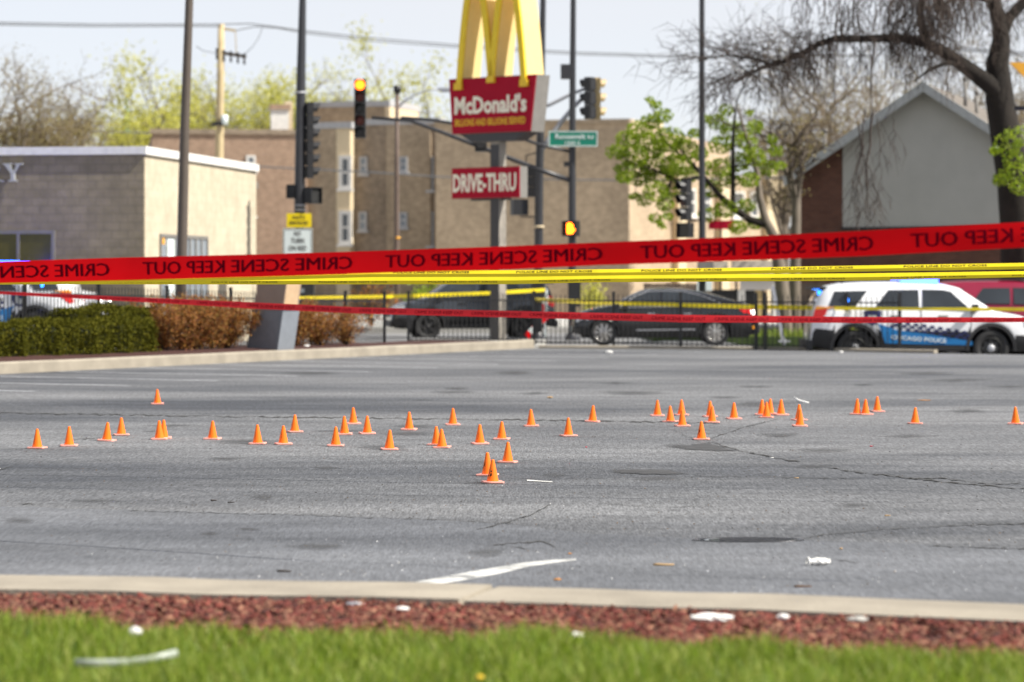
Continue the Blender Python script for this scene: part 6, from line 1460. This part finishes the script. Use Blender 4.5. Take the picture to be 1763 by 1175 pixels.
for (cx_, cy_, r_) in ((1735, 250, 26), (1752, 235, 24), (1745, 300, 26), (1722, 310, 14), (1757, 320, 20), (1712, 260, 9), (1745, 275, 20)):
    for i in range(130): a, q = rnd.uniform(0, 6.28), math.sqrt(rnd.random()) * r_; C.append(tuple(rel_(cx_ + q * math.cos(a), cy_ + q * math.sin(a) * .8, -1.2 + rnd.uniform(-.5, .3))))
leaf_mesh('foliage', np.array(C), .055, M['leafgreen'], T, .6)
b = MB()
for (x0, y0, x1, y1) in ((1748, 330, 1735, 240), (1750, 330, 1757, 230), (1745, 330, 1718, 300)): b.tube([rel_(x0, y0, -.6), rel_((x0 + x1) / 2, (y0 + y1) / 2, -1.2), rel_(x1, y1, -1.2)], [.03, .02, .01], 5)
b.build('shoot', M['twig'], T)
# --- leafy green street tree
Y = 86.0; k = Y / F; o = P(1352, 600, Y); o.z = -.2
T = thing('leafy_tree', 'street tree with fresh green leaves leaning left beside the tall black signal pole', 'tree', o); tr = Tree(21); rel_ = lambda px, py_, dy=0: P(px, py_, Y + dy) - o
b = MB(); b.tube([rel_(*p) for p in ((1356, 620), (1345, 480), (1333, 408), (1318, 380), (1308, 340), (1304, 300), (1292, 255), (1278, 215), (1270, 180))], [r * k for r in (14, 12, 9, 7.5, 6, 5, 4, 2.5, 1.2)], 10, caps=False); b.build('trunk', M['barkgrey'], T)
LB = [rel_(1322, 388), rel_(1290, 378), rel_(1262, 358), rel_(1240, 338), (rel_(1218, 312)), rel_(1190, 280), rel_(1165, 250)]; tr.limb(LB, [r * k for r in (7, 6.5, 6, 5, 4, 3, 1.5)], 8)
LC = [rel_(1262, 358), rel_(1262, 300), rel_(1262, 240), rel_(1266, 190)]; tr.limb(LC, [4.5 * k, 4 * k, 3 * k, 1.5 * k], 8)
LD = [rel_(1210, 305), rel_(1165, 310), rel_(1120, 290), rel_(1080, 280)]; tr.limb(LD, [3 * k, 2.4 * k, 1.8 * k, 1 * k], 6)
LE = [rel_(1190, 282), rel_(1140, 240), rel_(1130, 200), rel_(1118, 180)]; tr.limb(LE, [2.6 * k, 2 * k, 1.3 * k, .8 * k], 6)
rnd = random.Random(9); C = []
blobs = [(1060, 262, 16), (1080, 240, 18), (1100, 225, 20), (1120, 210, 16), (1142, 200, 15), (1128, 180, 9), (1118, 172, 6), (1090, 270, 24), (1120, 250, 26), (1150, 240, 26), (1178, 258, 22), (1100, 300, 24), (1135, 290, 28), (1165, 285, 24), (1075, 305, 14), (1130, 330, 20), (1160, 325, 20), (1110, 345, 12), (1145, 352, 14), (1092, 338, 8), (1128, 376, 10), (1140, 388, 8), (1150, 372, 8),
         (1190, 300, 16), (1235, 210, 16), (1250, 190, 12), (1262, 225, 20), (1240, 250, 18), (1285, 245, 18), (1300, 220, 14), (1300, 270, 18), (1320, 290, 18), (1335, 260, 12), (1330, 240, 9), (1270, 280, 20), (1235, 290, 20), (1225, 325, 18), (1255, 310, 16), (1290, 310, 16), (1250, 360, 18), (1285, 355, 14), (1220, 370, 16), (1300, 385, 12), (1270, 392, 14), (1195, 230, 10), (1205, 265, 14), (1065, 290, 8), (1215, 205, 8), (1290, 195, 7), (1345, 285, 8)]
for cx_, cy_, r_ in blobs:
    d0 = rnd.uniform(-1.3, 1.3)
    for i in range(int(r_ * r_ * .8 + 14)): a, q = rnd.uniform(0, 6.28), math.sqrt(rnd.random()) * r_ * 1.15; C.append(tuple(rel_(cx_ + q * math.cos(a), cy_ + q * math.sin(a) * .75, d0 + rnd.uniform(-.45, .45))))
    src = min((along(l_, f) for l_ in (LB, LC, LD, LE) for f in (.2, .4, .6, .8, 1)), key=lambda v: (v - rel_(cx_, cy_, d0)).length)
    tr.fine.tube([src, src.lerp(rel_(cx_, cy_, d0), .5) + Vector((0, 0, .08)), rel_(cx_, cy_, d0)], [.022, .014, .007], 4, caps=False)
tr.big.build('limbs', M['bark'], T); tr.fine.build('twigs', M['twig'], T); leaf_mesh('crown', np.array(C), .055, M['leafgreen'], T, .6)
# --- generic airy tree
def airy(name, label, px, topy, basey_z, Y, halfw, leaf_m, nleaf, leafsz, seed, bark='barkgrey', depth=3, droop=0.0, trunk_r=.22, forkf=.45, group=None, nb=9, twigm='twigpale', lean=0.0, lsig=.5, r2=.6, twig_r=.010):
    o = P(px, 478, Y); o.z = basey_z; h = P(px, topy, Y).z - basey_z; T = thing(name, label, 'tree', o, 0, group); tr = Tree(seed); r = tr.r; hw_ = halfw * Y / F
    fz = h * forkf; b = MB(); tp_ = Vector((lean * h * .3, 0, fz)); b.tube([(0, 0, 0), (lean * h * .1, 0, fz * .5), tp_], [trunk_r * 1.15, trunk_r, trunk_r * .8], 9, caps=False); b.build('trunk', M[bark], T)
    for i in range(nb):
        a = 2 * math.pi * i / nb + r.uniform(-.3, .3); e = r.uniform(.25, 1.0); tgt = Vector((math.cos(a) * hw_ * e, math.sin(a) * hw_ * e * .8, fz + (h - fz) * r.uniform(.35, .97) * (1.05 - .35 * e * e)))
        v = tgt - tp_; tr.branch(tp_ - Vector((0, 0, r.uniform(0, .25) * fz)), v.normalized() + Vector((0, 0, .15)), v.length * .95, trunk_r * .45, depth, droop, .16, 4, .03, 5, .75, .52, .05)
    # keep the twigs thick enough to read at this distance
    tr.big.build('limbs', M[bark], T); tr.fine.build('twigs', M[twigm], T)
    if nleaf:
        tips = [p for p, d_ in tr.tips if d_ <= 1]; Tn = np.array([tuple(p) for p in tips]); sub = Tn[RNG.choice(len(Tn), max(8, int(len(Tn) * r2)), replace=False)]
        C = sub[RNG.integers(0, len(sub), nleaf)] + RNG.normal(0, lsig, (nleaf, 3)); leaf_mesh('crown', C, leafsz, M[leaf_m], T, .6)
    return T
far = [(255, 138, 30, 'budding tree right of the church spire, beyond the brown brick building'), (300, 134, 30, 'budding tree half hidden by the brown lamp post'), (345, 140, 34, 'budding tree left of the wooden utility pole'), (418, 122, 46, 'tall yellow green budding tree right of the wooden utility pole'), (480, 112, 50, 'tall yellow green budding tree behind the black signal pole'),
       (555, 118, 48, 'yellow green budding tree between the signal pole and the lit signal'), (640, 108, 52, 'tall yellow green budding tree behind the lit red signal'), (712, 140, 44, 'yellow green budding tree left of the red pylon sign')]
for i, (px, ty, hw_, lab) in enumerate(far): airy('budding_tree', lab, px, ty + 22, 0, 205 + (i * 37) % 40, hw_, 'leafyellow', 9000, .13, 100 + i, depth=2, trunk_r=.28, forkf=.4, group='budding trees beyond the brick buildings', nb=15, lsig=.72, r2=.16)
# --- bare trees behind the house and on the left
airy('bare_tree', 'slender grey bare tree forking left of the house roof', 1368, 150, -.2, 88, 75, 'budtan', 260, .05, 31, depth=3, trunk_r=.17, forkf=.62, nb=7, twigm='twig', lsig=.15, lean=.03)
for i, (px, ty, hw_, lab) in enumerate(((1440, 70, 75, 'bare tree with tan buds behind the left roof slope of the house'), (1530, 60, 80, 'bare tree with tan buds directly behind the roof ridge'), (1640, 72, 75, 'bare tree with tan buds behind the right roof slope'), (1350, 120, 55, 'smaller bare tree with tan buds left of the house'), (1755, 100, 60, 'bare tree with tan buds at the right edge behind the big trunk'))):
    airy('bare_tree', lab, px, ty, 0, 118 + i * 4, hw_, 'budtan', 4500, .045, 50 + i, depth=4, droop=.05, trunk_r=.25, forkf=.35, nb=11, twigm='twigpale', lsig=.35)
airy('weeping_tree', 'bare brown tree with fine hanging twigs above the shop roof on the left', 40, 70, 0, 108, 115, 'budtan', 15000, .035, 71, bark='barkgrey', depth=4, droop=.10, trunk_r=.22, forkf=.45, nb=14, twigm='twigpale', lsig=.35)
airy('weeping_tree', 'second bare tree on the left with upright twigs, nearer the church spire', 118, 125, 0, 112, 58, 'budtan', 9000, .035, 72, bark='barkgrey', depth=4, droop=.08, trunk_r=.2, forkf=.5, nb=9, twigm='twigpale', lsig=.25)
# small green bushes across the street
def bush(label, px, py0, py1, Y, hw_, m, n):
    o = P(px, py1, Y); t = thing('small_bush', label, 'bush', o); h = (py1 - py0) * Y / F; w_ = hw_ * Y / F
    b = MB(); tips = []
    for i in range(18):
        a = random.uniform(0, 6.28); q = Vector((math.cos(a) * w_ * random.uniform(.1, .9), math.sin(a) * w_ * .6, h * random.uniform(.4, 1))); b.tube([(0, 0, 0), q * .5 + Vector((0, 0, .1)), q], [.02, .012, .006], 4, smooth=False); tips += [q, q * .8, q * .6]
    b.build('stems', M['twig'], t); A = np.array([tuple(p) for p in tips]); leaf_mesh('foliage', A[RNG.integers(0, len(A), n)] + RNG.normal(0, .16, (n, 3)), .07, M[m], t, .6)
bush('green bush behind the dark van windscreen', 738, 490, 560, 100, 45, 'leafgreen', 900)
bush('thin yellow green bush between the dark van and the black sedan', 1020, 480, 560, 98, 24, 'leafyellow', 500)
bush('brownish bush left of the dark van behind the fence', 640, 490, 560, 96, 40, 'rustleaf', 500)
n = 2500; X = RNG.uniform(4.2, 10.8, n); Yg = RNG.uniform(80.6, 82.5, n); a = RNG.uniform(0, 6.28, n); hh = RNG.uniform(.1, .3, n)
C = np.stack([X, Yg, np.full(n, .07)], 1); s_ = np.stack([np.cos(a) * .012, np.sin(a) * .012, 0 * a], 1); tp_ = C + np.stack([np.cos(a * 3) * .08, np.sin(a * 3) * .08, hh], 1)
tag(np_mesh('verge_grass', np.stack([C - s_, C + s_, tp_], 1).reshape(-1, 3), np.arange(3 * n), np.full(n, 3), M['grass']), kind='stuff')
